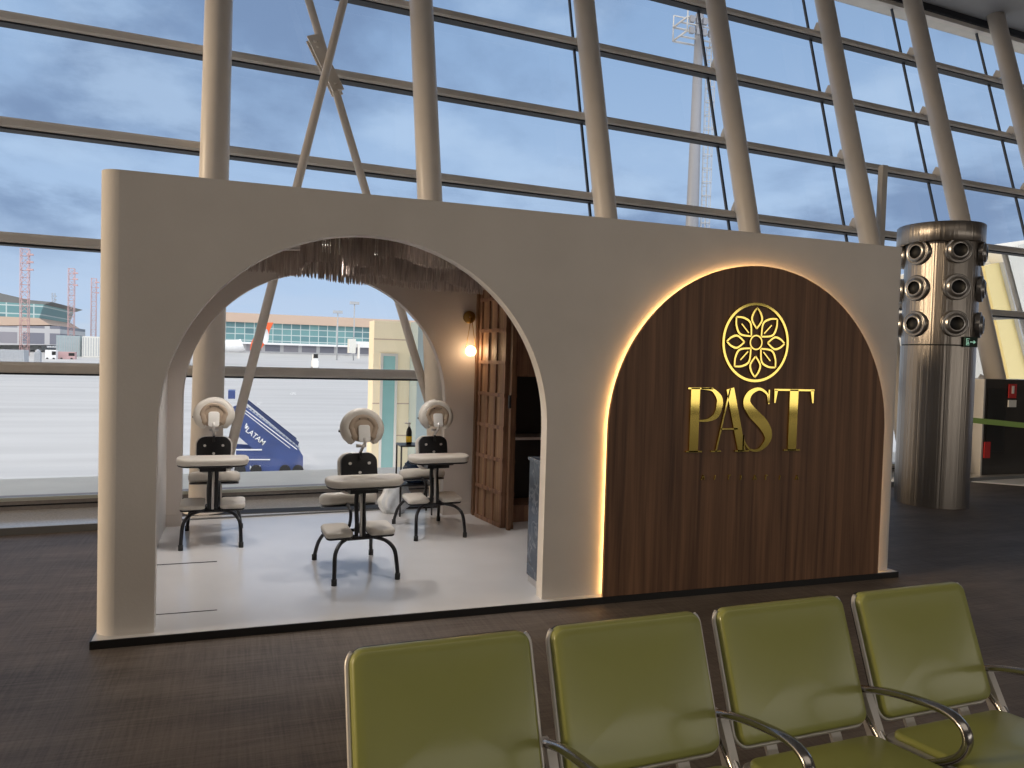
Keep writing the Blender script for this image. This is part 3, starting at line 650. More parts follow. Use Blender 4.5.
# small trolley with bottle and bags behind the right chair
tr = empty('side_trolley', (2.37, 2.87, ZP), 0, 'small dark two-shelf trolley behind the right massage chair', 'trolley')
for sx in (-.16, .16):
    for sy in (-.12, .12): MB().tube([(sx, sy, 0), (sx, sy, .70)], .009, 8).build('leg', 'frame', tr)
MB().box(-.17, .17, -.13, .13, .69, .705).build('shelf', 'frame', tr)
MB().box(-.17, .17, -.13, .13, .30, .312).build('shelf', 'frame', tr)
bt = empty('pump_bottle', (2.305, 2.86, ZP+.706), 0, 'black pump bottle with yellow label and white nozzle on the trolley', 'bottle')
MB().lathe([(.0001, 0), (.027, 0), (.029, .01), (.029, .12), (.022, .15), (.012, .165), (.012, .175), (.0001, .175)], 20).build('bottle_body', 'frame2', bt)
MB().lathe([(.0295, .02), (.030, .022), (.030, .078), (.0295, .08)], 20).build('label_band', 'yel', bt)
MB().tube([(0, 0, .175), (0, 0, .205)], .007, 10).tube([(.012, 0, .205), (-.045, 0, .212)], .010, 10).build('pump_nozzle', 'white', bt)
def lumpy(name, m, loc, sc, lab, cat, seed):
    rnd = random.Random(seed); me = bpy.data.meshes.new(name); bm = bmesh.new(); bmesh.ops.create_icosphere(bm, subdivisions=4, radius=1)
    from mathutils import noise
    for v in bm.verts:
        n_ = noise.noise(v.co*2.2+Vector((seed, 0, 0)))*.28+noise.noise(v.co*6+Vector((0, seed, 0)))*.12
        v.co *= 1+n_; v.co.z = max(v.co.z, -.75); v.co = Vector((v.co.x*sc[0], v.co.y*sc[1], (v.co.z+.75)*sc[2]))
    for f_ in bm.faces: f_.smooth = True
    bm.to_mesh(me); bm.free(); me.materials.append(MT[m]); o = bpy.data.objects.new(name, me); C.objects.link(o); o.location = loc; return tag(o, lab, cat)
lumpy('plastic_bag', 'bagblue', (2.38, 2.87, ZP+.313), (.13, .10, .14), 'dark blue shiny bag on the trolley under the bottle', 'bag', 3)
lumpy('wrapping_bundle', 'plastic', (2.2, 2.95, ZP), (.15, .12, .20), 'pale crumpled clear plastic bundle on the floor behind the chairs', 'bundle', 9)

# ------------------------------------------------------------------ steel diffuser pillar
PC = Vector((8.79, 2.45, 0)); PR = .41
pl = empty('diffuser_pillar', PC, 0, 'round brushed steel air pillar with rows of round nozzles near its top', 'pillar')
MB().lathe([(PR, 0), (PR, 1.94)], 72).build('lower_shell', 'steel', pl)
MB().lathe([(PR, 1.955), (PR, 3.2)], 72).build('upper_shell', 'steel', pl)
MB().lathe([(PR-.01, 0), (PR-.01, 3.2)], 48).build('seam_core', 'hole', pl)
MB().lathe([(PR+.002, .0), (PR+.002, .33)], 72).build('base_band', 'steel', pl)
MB().lathe([(PR, 3.17), (PR+.065, 3.17), (PR+.07, 3.175), (PR+.07, 3.385), (PR+.06, 3.395), (.0001, 3.40)], 72, (-.04, .0, 0)).build('cap', 'steel', pl)
for zr in (3.06, 2.63, 2.20):
    vd = math.atan2(CAM.y-PC.y, CAM.x-PC.x)
    for k in range(6):
        a = vd+math.radians(-37+60*k)
        d = Vector((math.cos(a), math.sin(a), 0)); xf = d.to_track_quat('Z', 'Y').to_matrix()
        c_ = Vector((d.x*PR, d.y*PR, zr))
        n_ = MB().lathe([(.155, -.02), (.155, .025), (.150, .035), (.132, .038), (.128, .03), (.118, .040), (.108, .055), (.086, .066), (.078, .064)], 36, c_, xf).build('nozzle', 'rim', pl)
        MB().lathe([(.0001, .03), (.081, .03), (.079, .065)], 28, c_, xf).build('nozzle_opening', 'hole', n_)
# exit sign on the pillar
q = at(965, 344, 2.3); va = math.atan2(-.35-PC.y+0, 0)
a = vd+math.radians(52)
es = empty('exit_sign', (PC.x+math.cos(a)*(PR+.012), PC.y+math.sin(a)*(PR+.012), 1.99), a+PI/2, 'small dark green exit sign with pale running figure and arrow fixed on the steel pillar', 'sign')
MB().box(-.11, .11, -.012, .004, -.06, .06).build('sign_plate', 'signgreen', es)
m_ = MB(); yy = -.017
m_.box(-.085, -.035, yy, -.012, -.04, -.034).box(-.085, -.079, yy, -.012, -.04, .04).box(-.085, -.035, yy, -.012, .034, .04).box(-.062, -.052, yy, -.012, .008, .022)
m_.prism([(-.066, yy, .004), (-.05, yy, .004), (-.044, yy, -.012), (-.036, yy, -.03), (-.044, yy, -.03), (-.056, yy, -.014), (-.068, yy, -.03), (-.074, yy, -.026), (-.064, yy, -.01)], (0, .005, 0))
m_.box(-.02, .05, yy, -.012, -.006, .006).prism([(.04, yy, -.022), (.075, yy, 0), (.04, yy, .022)], (0, .005, 0))
m_.build('pictogram', 'signlit', es)

# ------------------------------------------------------------------ green beam seating
bs = empty('airport_bench', (2.14, -2.8, 0), 0, 'row of four joined green vinyl airport seats with silver frames in the foreground', 'bench')
O = bs.location
def backrest(x0, x1):
    prof = smoothpath([(0, -2.572, .853), (0, -2.595, .78), (0, -2.635, .68), (0, -2.675, .58), (0, -2.715, .455)], 5)
    n = len(prof); xc = (x0+x1)/2; hw = (x1-x0)/2
    Ls = [0]
    for a, b in zip(prof, prof[1:]): Ls.append(Ls[-1]+(b-a).length)
    TL = Ls[-1]
    def P(u, v, off):      # u across, v along length from the top, off forward
        v = min(max(v, 0), TL); j = max(k for k in range(n) if Ls[k] <= v+1e-9); j = min(j, n-2)
        p = prof[j].lerp(prof[j+1], (v-Ls[j])/(Ls[j+1]-Ls[j])); t_ = (prof[j+1]-prof[j]).normalized(); nrm = Vector((0, t_.z, -t_.y)); nrm = -nrm if nrm.y > 0 else nrm
        return Vector((xc+u, p.y, p.z))+nrm*off-O
    def outline(ins, r, k=8):
        pts = []; a_ = hw-ins
        for qx, top, a0 in ((1, True, 90), (1, False, 0), (-1, False, 270), (-1, True, 180)):
            cx_ = qx*(a_-r); cv = ins+r if top else TL-ins-r
            for i in range(k+1):
                a = math.radians(a0-90*i/k); pts.append((cx_+r*math.cos(a), cv-r*math.sin(a)))
        return pts
    fr = empty('backrest'); fr.parent = bs
    # shell
    def shell(ins0, r0, o0, o1, e, nm, mt, inner=10):
        rings = []
        for i in range(6):
            a = PI/2*i/5; rings.append((ins0+e*(1-math.cos(a)), o0+(o1-o0)*math.sin(a)))
        vs = []; 
        for ins, off in [(ins0, o0-.001)]+rings: vs += [P(u, v, off) for u, v in outline(ins, max(r0-(ins-ins0), .006))]
        m = 36; K = len(rings)+1
        # fill with shrinking rings towards the centre
        base = outline(ins0+e, max(r0-e, .006))
        for q_ in range(1, inner+1):
            f_ = 1-q_/inner*.999; vs += [P(u*f_, TL/2+(v-TL/2)*f_, o1+(.004*(1-f_*f_) if nm == 'cushion' else 0)) for u, v in base]
        K += inner
        fs = [(i*m+k, i*m+(k+1) % m, (i+1)*m+(k+1) % m, (i+1)*m+k) for i in range(K-1) for k in range(m)]
        fs.append(tuple(range(m-1, -1, -1)))
        return MB().add(vs, fs, True).build(nm, mt, fr, bevel=-1)
    shell(.005, .040, .004, .034, .013, 'cushion', 'green')
    shell(.004, .045, -.012, .004, .003, 'back_shell', 'darkseam')
    oo = outline(.000, .050); oo = oo[4:32]; fpth = [P(u, v, .006) for u, v in oo]
    MB().tube(fpth, .0072, 10).build('frame_rim', 'silver', fr)
    # lower rail and hangers
    for x in (-.13, .13): MB().prism([P(x-.02, TL-.01, -.006), P(x+.02, TL-.01, -.006), P(x+.02, TL-.01, .006), P(x-.02, TL-.01, .006)], (0, -.045, -.085)).build('hanger', 'silver', fr)
    return fr
def seat(x0, x1):
    fr = empty('seat'); fr.parent = bs; xc = (x0+x1)/2
    X = Matrix.Translation(Vector((xc, -2.985, .42))-O) @ Matrix.Rotation(math.radians(-5), 4, 'X')
    a = MB(); pad(a, 0, 0, .008, .045, x1-x0-.034, .455, .045, X, e=.014); a.build('cushion', 'green', fr)
    a = MB(); pad(a, 0, 0, -.006, .024, x1-x0, .49, .05, X, e=.006); a.build('seat_frame', 'silver', fr)
def arm(x):
    t_ = empty('armrest'); t_.parent = bs
    V = lambda y, z: Vector((x, y-.03, z))-O
    loop = smoothpath([V(-2.635, .548), V(-2.73, .580), V(-2.84, .604), V(-2.95, .616), V(-3.01, .600), V(-3.032, .560), V(-3.01, .505), V(-2.95, .455), V(-2.88, .415), V(-2.80, .385)], 6)
    MB().tube(loop, .0125, 14, flat=1.5, upv=None).build('arm_loop', 'chrome', t_)
    MB().tube(smoothpath([V(-2.625, .545), V(-2.66, .49), V(-2.72, .43), V(-2.77, .38), V(-2.80, .35)], 5), .016, 12, flat=1.2).build('arm_post', 'chrome', t_)
    MB().prism([V(-2.61, .555)+Vector((-.014, 0, 0)), V(-2.67, .55)+Vector((-.014, 0, 0)), V(-2.74, .42)+Vector((-.014, 0, 0)), V(-2.69, .40)+Vector((-.014, 0, 0))], (.028, 0, 0)).build('arm_plate', 'silver', t_)
for k in range(4):
    x0 = 1.0+.585*k; backrest(x0, x0+.528); seat(x0-.012, x0+.54)
for x in (.971, 1.556, 2.141, 2.726, 3.311): arm(x)
b_ = MB(); b_.tube([Vector((.9, -2.93, .33))-O, Vector((3.98, -2.93, .33))-O], .04, 4); b_.build('beam', 'chrome', bs)
for x in (1.26, 3.05):
    MB().tube([Vector((x, -2.93, .32))-O, Vector((x, -2.93, .05))-O], .03, 16).tube(smoothpath([Vector((x, -2.65, .02))-O, Vector((x, -2.8, .05))-O, Vector((x, -2.93, .07))-O, Vector((x, -3.06, .05))-O, Vector((x, -3.22, .02))-O], 5), .022, 12).build('leg', 'chrome', bs)
bs.location.y += .025; bs.rotation_euler.z = math.radians(1.8)
a = MB(); X = Matrix.Translation(Vector((3.64, -3.0, .40))-O); pad(a, 0, 0, 0, .022, .52, .46, .05, X, e=.006); plabel(a.build('table_top', 'silver', bs), 'pale grey table top at the end of the row')

# ------------------------------------------------------------------ right background inside the hall
YB = 3.86
p0 = at(985.5, 379, YB); zt_ = p0.z
o = empty('lift_block', (p0.x, YB, 0), 0, 'dark grey glazed lift enclosure standing at the far right beyond the steel pillar', 'lift')
MB().box(0, 4, 0, 1.3, .0, zt_).build('housing', 'darkgrey', o)
MB().prism([(-.55, -.02, 0), (-.35, -.25, 0), (.6, -1.1, 0), (4, -1.2, 0), (4, -.001, 0), (-.4, -.001, 0)], (0, 0, .012)).build('floor_plate', 'farwhite', o)
d0 = at(988, 389, YB); d1 = at(1003, 452, YB)
plabel(MB().box(d0.x-p0.x, d1.x-p0.x, -.012, .0, d1.z, d0.z).build('opening', 'dark', o), 'black opening')
MB().box(-.03, .0, -.01, 1.3, .0, zt_).build('corner_trim', 'silver', o)
r0 = at(985, 442, YB-.03); r1 = at(990, 458, YB-.03)
MB().box(r0.x-p0.x, r1.x-p0.x, -.03, -.012, r1.z, r0.z).build('red_box', 'red', o)
plabel(MB().box(-.46, -.03, .35, .39, .0, zt_+.02).build('side_panel', 'offwhite', o), 'pale side panel')
s0 = at(1011, 384, YB-.05); s1_ = at(1018, 397, YB-.05)
fs_ = empty('fire_sign', (s0.x, YB-.012, s1_.z), 0, 'small red and white fire notice on the dark enclosure', 'sign')
hgt = s0.z-s1_.z; wdt = s1_.x-s0.x
MB().box(0, wdt, -.012, 0, -.02, hgt).build('sign_plate', 'red', fs_)
MB().box(wdt*.36, wdt*.64, -.018, -.011, hgt*.25, hgt*.85).build('sign_mark', 'white', fs_)
MB().box(0, wdt, -.018, -.0, -.16, -.05).build('lower_plate', 'white', fs_)
# barrier tape
tp = at(970, 420, YB-.3); tq = at(1060, 429, YB-.3)
m_ = MB().prism([tp+Vector((0, 0, -.04)), tq+Vector((0, 0, -.04)), tq+Vector((0, 0, .04)), tp+Vector((0, 0, .04))], (0, .003, 0)); tbo = m_.build('barrier_tape', 'tape'); tag(tbo, 'pale green barrier tape stretched in front of the dark enclosure', 'tape')
# pale end-wall panels and bright strip on the floor
# sloping outside wing seen through the glass on the right: off-white, yellow and grey bands
yw = 16
def slab_px(nm, mt, pts, y, th, parent):
    MB().prism([at(px, py, y) for px, py in pts], (0, th, 0)).build(nm, mt, parent)
wg = empty('sloping_wing', at(1000, 380, yw), 0, 'sloping outside wing with pale, yellow and grey panels at the far right beyond the glass', 'building')
wo_ = wg.location.copy()
def slab2(nm, mt, pts, y, th):
    MB().prism([at(px, py, y)-wo_ for px, py in pts], (0, th, 0)).build(nm, mt, wg)
slab2('pale_panel', 'offwhite', [(950, 270), (990, 262), (1030, 395), (960, 395)], yw, 3)
slab2('yellow_panel', 'yellow', [(984, 266), (1003, 262), (1037, 395), (1013, 395)], yw-.15, 3)
slab2('grey_panel', 'grey', [(1003, 262), (1012, 262), (1046, 395), (1037, 395)], yw-.3, 3)
slab2('roof_edge', 'concrete', [(1004, 250), (1040, 238), (1080, 395), (1046, 395)], yw-.4, 3)
trs = empty('frame_truss', at(985, 242, 8.5), 0, 'grey metal tube frame bending down beside the pillar top', 'frame'); to = trs.location.copy()
MB().tube([at(978, 245, 8.5)-to, at(1004, 252, 8.5)-to, at(1042, 395, 8.5)-to], .075, 4).tube([at(985, 318, 8.5)-to, at(1022, 316, 8.5)-to], .06, 4).build('tube', 'alu', trs)

# ------------------------------------------------------------------ outside
GZ = -5.5
ZF = at(300, 354, 400).z; 
g = MB(); ys = [6.6, 120, 200, 300, 400, 900, 3000]; zs2 = [GZ, GZ, GZ+1.2, GZ+3.4, ZF, ZF-.5, ZF-2]
vs = [];
for y, z in zip(ys, zs2): vs += [(-2500, y, z), (2500, y, z)]
g.add(vs, [(2*i, 2*i+1, 2*i+3, 2*i+2) for i in range(len(ys)-1)])
def gz(y): return float(np.interp(y, ys, zs2))
ap = struct(g.build('ground', 'apron')); 
strip(4.12, 6.3, -.6, -.02).build('ledge', 'concrete', ap)
def on_ground(px, py):
    y = 60.0
    while y < 395 and at(px, py, y).z > gz(y): y += 1.0
    return y
# far terminal opposite
YF = 400
def band(nm, mt, px0, px1, py0, py1, y, th, parent, org):
    a = at(px0, py1, y)-org; b = at(px1, py0, y)-org; za = (at(300, py1, y)-org).z; zb_ = (at(300, py0, y)-org).z
    if px1-px0 < 40: za, zb_ = a.z, b.z
    MB().box(a.x, b.x, y-org.y, y-org.y+th, za, zb_).build(nm, mt, parent)
fo = at(300, 354, YF); ft = empty('far_terminal', fo, 0, 'long glass terminal with a pale fascia across the apron, seen through the open arch', 'building')
band('base_storey', 'fardark', 120, 378, 345, 355, YF, 60, ft, fo)
band('glass_storey', 'farglass', 120, 378, 324, 345.5, YF-1, 60, ft, fo)
band('fascia', 'fascia', 120, 480, 315.5, 324.5, YF-3, 66, ft, fo)
band('canopy', 'farwhite', 220, 378, 343.6, 345.6, YF-4, 8, ft, fo)
# jet bridge
YJ = 300; jo_ = at(358, 352, YJ); jo_.z = gz(YJ); jb = empty('jet_bridge', jo_, 0, 'pale boarding bridge in front of the far terminal, left of the sand-coloured wing', 'bridge')
band('tunnel', 'farwhite', 352, 376, 342, 347, YJ, 3, jb, jo_); band('rotunda', 'concrete', 349, 356, 339, 353, YJ-1, 5, jb, jo_); band('pillar', 'white', 358, 360, 344, 358.5, YJ-2, 2, jb, jo_)
# light poles
for px, top, lab in ((353.5, 303, 'taller thin light pole rising above the far terminal roof'), (337, 312, 'shorter thin light pole above the far terminal roof')):
    o0 = at(px, 352, 330); o0.z = gz(330); hh = at(px, top, 330).z-o0.z
    t = empty('light_pole', o0, 0, lab, 'pole', 'light poles by the far terminal'); MB().tube([(0, 0, 0), (0, 0, hh)], .28, 8).build('pole', 'grey', t); MB().box(-2, 2, -.5, .5, hh-.6, hh+.6).build('lamp_head', 'grey', t)
# orange-tailed airliner, mostly behind the brace
YP = 260; po = at(240, 352, YP); po.z = gz(YP); pa = empty('airliner', po, 0, 'white airliner with orange tail parked by the far terminal', 'airplane')
V_ = lambda px, py: at(px, py, YP)-po
zc_ = V_(235, 346).z; xr = V_(262, 350).x; xl = V_(205, 350).x
prof = []
m_ = MB().tube(smoothpath([Vector((xl-14, 0, zc_)), Vector((xl-12, 0, zc_)), Vector((xl, 0, zc_)), Vector((xl+9, 0, zc_)), Vector((xr-6, 0, zc_+.6))], 4), 1.9, 20, rs=None)
m_.build('fuselage', 'farwhite', pa)
MB().prism([V_(250, 350), V_(260, 350), V_(268, 340), V_(269.5, 331), V_(273.5, 322.5), V_(267, 322.5), V_(257, 331), V_(251, 343)], (0, .5, 0)).build('tail_fin', 'orange', pa)
c_ = V_(265.3, 336.5)
MB().lathe([(.0001, 0), (1.1, 0), (1.1, .2)], 24, c_+Vector((0, -.02, 0)), Matrix.Rotation(PI/2, 3, 'X') @ Matrix.Diagonal((1, 2.4, 1))).build('tail_marking', 'farwhite', pa)
for gx in (-20, -8, 0): MB().tube([(xl-2-gx*.3+gx*.3 if gx == 0 else xl+8+gx, 0, 0), (xl-2 if gx == 0 else xl+8+gx, 0, zc_-1)], .35, 8).build('landing_gear', 'rubber', pa)
MB().prism([Vector((xr-14, -.5, zc_-.6)), Vector((xr-22, -15, zc_+.2)), Vector((xr-25, -15, zc_+.2)), Vector((xr-22, -.5, zc_-.6))], (0, 0, .3)).build('wing', 'farwhite', pa)
# small white service truck on the apron
YK = 240; ko = at(315.5, 368, YK); tk = empty('service_truck', ko, 0, 'small tall white lift truck alone on the apron in the middle distance', 'truck')
s_ = (at(318.5, 369, YK).x-at(312.5, 369, YK).x)
MB().box(-s_/2, s_/2, 0, 5, .45, 2.6).box(-s_*.36, s_*.36, 0, 5, 2.6, 4.6).build('body', 'farwhite', tk); MB().box(-s_*.38, s_*.38, -.05, .05, 3.4, 4.7).build('windscreen', 'dark', tk)
for sx in (-1, 1):
    for yy in (.5, 4.2): MB().tube([(sx*s_*.5-.1, yy, .35), (sx*s_*.5+.1, yy, .35)], .35, 14).build('wheel', 'rubber', tk)
tk.location.z = gz(YK)
# cream wing of our own building seen through the right of the arch
YW = 13
bo = at(395, 400, YW); bo.z = GZ
bw = empty('sand_wing', bo, 0, 'sand-coloured panelled wing with a narrow green window just outside the glass', 'building')
x0 = at(372.5, 400, YW).x-bo.x; x1 = at(409, 400, YW).x-bo.x; zt_ = at(390, 321, YW).z-GZ
MB().box(x0, x1, 0, .7, 0, zt_).build('wall', 'sand', bw)
wx0 = at(382, 400, YW).x-bo.x; wx1 = at(394, 400, YW).x-bo.x; wz = at(388, 356, YW).z-GZ
wn = MB().box(wx0, wx1, -.04, .06, .5, wz).build('window', 'teal', bw)
MB().box(wx0-.06, wx0, -.06, .02, .5, wz+.06).box(wx1, wx1+.06, -.06, .02, .5, wz+.06).box(wx0, wx1, -.06, .02, wz, wz+.06).build('window_frame', 'silver', wn)
for py in (340, 372, 404, 436):
    z = at(390, py, YW).z-GZ; MB().box(x0, x1, -.005, .01, z, z+.025).build('panel_joint', 'fascia', bw)
x2 = at(470, 400, YW-1).x-bo.x; MB().box(x1, x2, -.8, 3, 0, at(420, 323, YW).z-GZ).build('glazed_block', 'bluegrey', bw)
xx = at(431, 400, YW-1).x-bo.x
MB().box(xx, xx+.35, -.95, -.7, 0, at(420, 323, YW).z-GZ+.4).build('white_fin', 'farwhite', bw)
# boarding stairs, navy
YA = 42.5
so = at(235, 473, YA); so.z = GZ; st = empty('boarding_stairs', so, 0, 'navy blue wheeled boarding stairs with white airline lettering on the apron', 'stairs')
S = lambda px, py, dy=0: at(px, py, YA)-so+Vector((0, dy, 0))
for dy, th in ((0, .12), (2.0, .12)):
    MB().prism([S(233, 409, dy), S(243, 405, dy), S(298, 448, dy), S(303, 456, dy), S(303, 468, dy), S(292, 473, dy), S(236, 473, dy), S(236, 448, dy), S(253, 449, dy), S(231, 430, dy)], (0, th, 0)).build('side_panel', 'navy', st)
stp = MB()
for k in range(16):
    f_ = k/16; a = S(243+(298-243)*f_, 407+(448-407)*f_); stp.box(a.x-.05, a.x+.30, .12, 2.0, a.z-.35, a.z-.1)
stp.build('steps', 'grey', st)
MB().prism([S(243, 400, -.05), S(246, 400, -.05), S(299, 442, -.05), S(298, 446, -.05)], (0, .08, 0)).build('handrail', 'navy2', st)
MB().prism([S(243, 400, 2.1), S(246, 400, 2.1), S(299, 442, 2.1), S(298, 446, 2.1)], (0, .08, 0)).build('handrail', 'navy2', st)
for (a1, b1, c1, d1) in (((243, 409), (297, 450), (297, 448.8), (243, 407.8)), ((243, 412), (290, 448.5), (290, 447.7), (243, 411))):
    MB().prism([S(*a1, -.03), S(*b1, -.03), S(*c1, -.03), S(*d1, -.03)], (0, .03, 0)).build('stripe', 'farwhite', st)
MB().prism([S(232, 449, -.06), S(262, 449, -.06), S(262, 450.3, -.06), S(232, 450.3, -.06)], (0, .05, 0)).prism([S(236, 459, -.06), S(270, 459, -.06), S(270, 460, -.06), S(236, 460, -.06)], (0, .05, 0)).build('chassis_trim', 'farwhite', st)
for px in (240, 256, 285, 298):
    c_ = S(px, 470, -.1); MB().tube([c_, c_+Vector((0, .3, 0))], .32, 18).build('wheel', 'rubber', st)
cbx = S(228, 398); MB().box(cbx.x, S(235, 398).x, .2, 1.9, S(228, 399).z, S(228, 391).z).build('top_platform', 'navy', st)
def textmesh(s, size, name, m, parent, loc, rot):
    cu = bpy.data.curves.new(name, 'FONT'); cu.body = s; cu.size = size; cu.extrude = .01; cu.align_x = 'CENTER'; cu.align_y = 'CENTER'; cu.offset = size*.012
    ob = bpy.data.objects.new(name, cu); C.objects.link(ob)
    dg = bpy.context.evaluated_depsgraph_get(); me = bpy.data.meshes.new_from_object(ob.evaluated_get(dg)); bpy.data.objects.remove(ob)
    me.materials.clear(); me.materials.append(MT[m]); o_ = bpy.data.objects.new(name, me); C.objects.link(o_); o_.parent = parent; o_.location = loc; o_.rotation_euler = rot; return o_
tx = S(255.5, 436.5, -.04); ang = math.atan2((S(265, 444)-S(247, 429.5)).z, (S(265, 444)-S(247, 429.5)).x)
textmesh('LATAM', .42, 'lettering', 'farwhite', st, tx, (PI/2, -ang, 0))
ms = S(244.5, 428, -.04)
MB().prism([ms, ms+Vector((.12, 0, .16)), ms+Vector((.22, 0, .10)), ms+Vector((.10, 0, -.05))], (0, .03, 0)).prism([ms+Vector((0, 0, .05)), ms+Vector((.1, 0, .3)), ms+Vector((.16, 0, .22))], (0, .03, 0)).build('tail_mark', 'farwhite', st)
textmesh('M 17', .30, 'fleet_number', 'farwhite', st, S(255, 467.5, -.04), (PI/2, 0, 0))

# tall floodlight mast
YL = 60; lo_ = at(692, 225, YL); lo_.z = GZ
lm = empty('floodlight_mast', lo_, 0, 'tall white floodlight mast with a caged ladder and lamp platform behind the glass', 'mast')
ztop = at(690, 42, YL).z-GZ; pz = lambda py: at(690, py, YL).z-GZ
dx = at(692, 42, YL).x-lo_.x
wr_ = at(697, 150, YL).x-at(686.5, 150, YL).x
MB().tube([(0, 0, 0), (0, 0, pz(225)), (0, 0, pz(12))], 1, 20, rs=[wr_*.60, wr_*.52, wr_*.33]).build('pole', 'mastgrey', lm)
lx = wr_*.95; m_ = MB()
for x in (-.28, .28): m_.tube([(lx+x, -.3, 2), (lx+x-.12, -.3, pz(45))], .05, 6)
z = 2.0
while z < pz(45): m_.tube([(lx-.28, -.3, z), (lx+.28, -.3, z)], .03, 5); z += .45
m_.build('ladder', 'grey', lm)
m_ = MB(); z = 4
while z < pz(48):
    m_.tube([(lx+.42*math.cos(2*PI*k/10), -.6+.42*math.sin(2*PI*k/10), z) for k in range(10)], .035, 5, closed=True); z += 1.3
for k in range(5): m_.tube([(lx+.42*math.cos(PI+PI*k/4), -.6+.42*math.sin(PI+PI*k/4), 4), (lx+.42*math.cos(PI+PI*k/4), -.6+.42*math.sin(PI+PI*k/4), pz(48))], .022, 5)
m_.build('ladder_cage', 'grey', lm)
pw = (at(708, 40, YL).x-at(670, 40, YL).x)/2; m_ = MB()
for zz in (pz(38), pz(24)):
    for q_ in (-pw, pw): m_.tube([(-pw, q_*.6, zz), (pw, q_*.6, zz)], .10, 6); m_.tube([(q_, -pw*.6, zz), (q_, pw*.6, zz)], .10, 6)
    m_.tube([(-pw, 0, zz), (pw, 0, zz)], .09, 6)
for q_ in (-pw, pw):
    for r_ in (-.6, .6): m_.tube([(q_, pw*r_, pz(38)), (q_, pw*r_, pz(12))], .07, 6)
m_.tube([(-pw, -pw*.6, pz(12)), (pw, -pw*.6, pz(12))], .07, 6).tube([(-pw, pw*.6, pz(12)), (pw, pw*.6, pz(12))], .07, 6)
m_.build('lamp_platform', 'grey', lm)
for zz in (pz(36), pz(25)):
    for k in range(6):
        x = -pw+2*pw*(k+.5)/6; MB().box(x-.22, x+.22, -pw*.6-.35, -pw*.6-.05, zz-.45, zz+.15).build('floodlight', 'mastgrey', lm)

# left background
YQ = 330; to_ = at(20, 330, YQ); 
tl = empty('swept_roof_terminal', to_, 0, 'distant terminal with an upswept dark roof at the far left', 'building')
Q = lambda px, py, y=YQ: at(px, py, y)-to_
MB().prism([Q(-60, 288), Q(0, 293), Q(30, 300), Q(52, 302), Q(44, 304.5), Q(0, 302), Q(-60, 297)], (0, 60, 0)).build('roof', 'roofmetal', tl)
MB().prism([Q(-60, 297), Q(0, 302), Q(44, 304.5), Q(39, 318), Q(-60, 314)], (0, 55, 0)).build('glass_front', 'farglass', tl)
MB().prism([Q(-60, 314), Q(39, 318), Q(50, 325), Q(-60, 326)], (0, 58, 0)).build('fascia', 'fascia', tl)
MB().prism([Q(-60, 326), Q(60, 326), Q(60, 345), Q(-60, 345)], (0, 50, 0)).build('base_storey', 'fardark', tl)
def crane(px, pw_, top, bot, Y, lab, m1='redw'):
    o0 = at(px, bot, Y); o0.z = gz(Y); hgt = at(px, top, Y).z-o0.z; wd = at(px+pw_, bot, Y).x-o0.x
    t = empty('lattice_mast', o0, 0, lab, 'mast', 'lattice masts on the apron'); m_ = MB(); r = wd*.05
    cs = [(0, 0), (wd, 0), (wd, wd), (0, wd)]
    for x, y in cs: m_.tube([(x, y, 0), (x, y, hgt)], r, 5)
    n = int(hgt/wd/1.0)
    for k in range(n):
        z0_, z1_ = hgt*k/n, hgt*(k+1)/n
        for i in range(4):
            a, b = cs[i], cs[(i+1) % 4]
            if k % 2: a, b = b, a
            m_.tube([(*a, z0_), (*b, z1_)], r*.6, 4); m_.tube([(*a, z1_), (*b, z1_)], r*.6, 4)
    m_.build('lattice', m1, t)
    for k in range(3): MB().box(wd*.8, wd*1.6, 0, wd*.5, hgt*(.80+.07*k), hgt*(.815+.07*k)).build('lamp_arm', m1, t)
crane(19.5, 8, 248, 338, 290, 'nearest pink and white lattice mast, leftmost at the glass edge')
crane(67.5, 6, 268, 332, 320, 'middle pink lattice mast with lamp arms left of the booth')
crane(90.5, 5, 278, 333, 340, 'rightmost pink lattice mast close to the booth edge')
crane(51.5, 3, 293, 322, 420, 'faint small grey lattice mast behind the swept roof', 'grey')
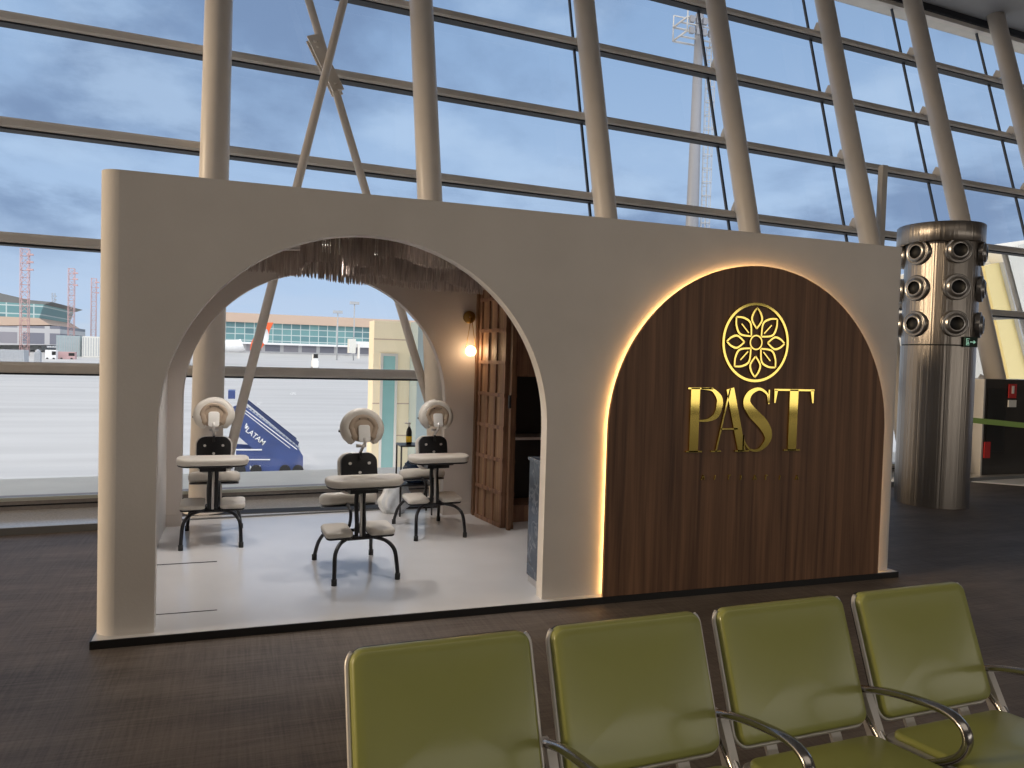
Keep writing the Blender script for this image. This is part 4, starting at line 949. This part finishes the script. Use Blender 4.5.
# hills and horizon
hl = MB(); vs = []; K = 60; rnd = random.Random(4)
for k in range(K+1):
    x = -2600+5200*k/K; z = 32+14*math.sin(k*.45)+rnd.uniform(0, 6); vs += [(x, 2900, -20), (x, 2900, z), (x, 3300, z*1.2), (x, 3300, -20)]
fs = []
for k in range(K):
    a = 4*k; fs += [(a, a+4, a+5, a+1), (a+1, a+5, a+6, a+2), (a+2, a+6, a+7, a+3)]
hl.add(vs, fs, True); hl_o = hl.build('hill_range', 'hill'); hl_o['kind'] = 'structure'
# equipment yard left
def item(nm, mt, px0, px1, py0, py1, Y, dep, lab, cat, grp=None, extra=None):
    Y = on_ground(px0, py1); a = at(px0, py1, Y); b = at(px1, py0, Y); a.z = gz(Y); t = empty(nm, a, 0, lab, cat, grp)
    MB().box(0, b.x-a.x, 0, dep, 0, b.z-a.z).build('body', mt, t, bevel=.03)
    if extra: extra(t, b.x-a.x, b.z-a.z)
    return t
def ribs(t, w_, h_):
    m_ = MB(); n = 10
    for k in range(n): m_.box(w_*(k+.3)/n, w_*(k+.6)/n, -.06, .02, h_*.06, h_*.94)
    m_.build('ribbing', 'grey', t)
def truckx(t, w_, h_):
    MB().box(w_*.62, w_*.98, -.05, .05, h_*.45, h_*.85).build('window', 'dark', t)
    for k in (.2, .8): MB().tube([(w_*k, -.1, .1), (w_*k, .2, .1)], .35, 12).build('wheel', 'rubber', t)
item('cargo_container', 'grey', -20, 24, 350, 364, 60, 5, 'blue-grey container at the far left behind the lowest glass bar', 'container', None, ribs)
item('flat_shelter', 'farwhite', -20, 42, 341, 349, 75, 8, 'long pale flat roofed shelter above the container', 'shelter', None, lambda t, w_, h_: MB().box(0, w_, -.3, 8.3, h_, h_+.25).build('roof', 'sand', t))
item('service_truck', 'farwhite', 45, 56, 350, 359, 90, 3, 'small white truck between container and grey sheds', 'truck', None, truckx)
item('ribbed_shed', 'bluegrey', 56, 80, 336, 356, 140, 10, 'blue-grey ribbed shed left of the booth, tallest of the yard', 'shed', 'sheds in the yard', ribs)
item('ribbed_shed', 'concrete', 82, 108, 337, 357, 150, 10, 'pale grey shed against the booth edge', 'shed', 'sheds in the yard', ribs)
item('baggage_cart', 'redw', 58, 75, 352, 359, 100, 3, 'low red cart row in front of the sheds', 'cart', None, truckx)
item('round_tank', 'grey', 34, 40, 352, 363, 62, 2, 'narrow grey tank beside the container', 'tank', None, lambda t, w_, h_: MB().sphere((w_/2, 1, h_), w_/2).build('dome', 'grey', t))
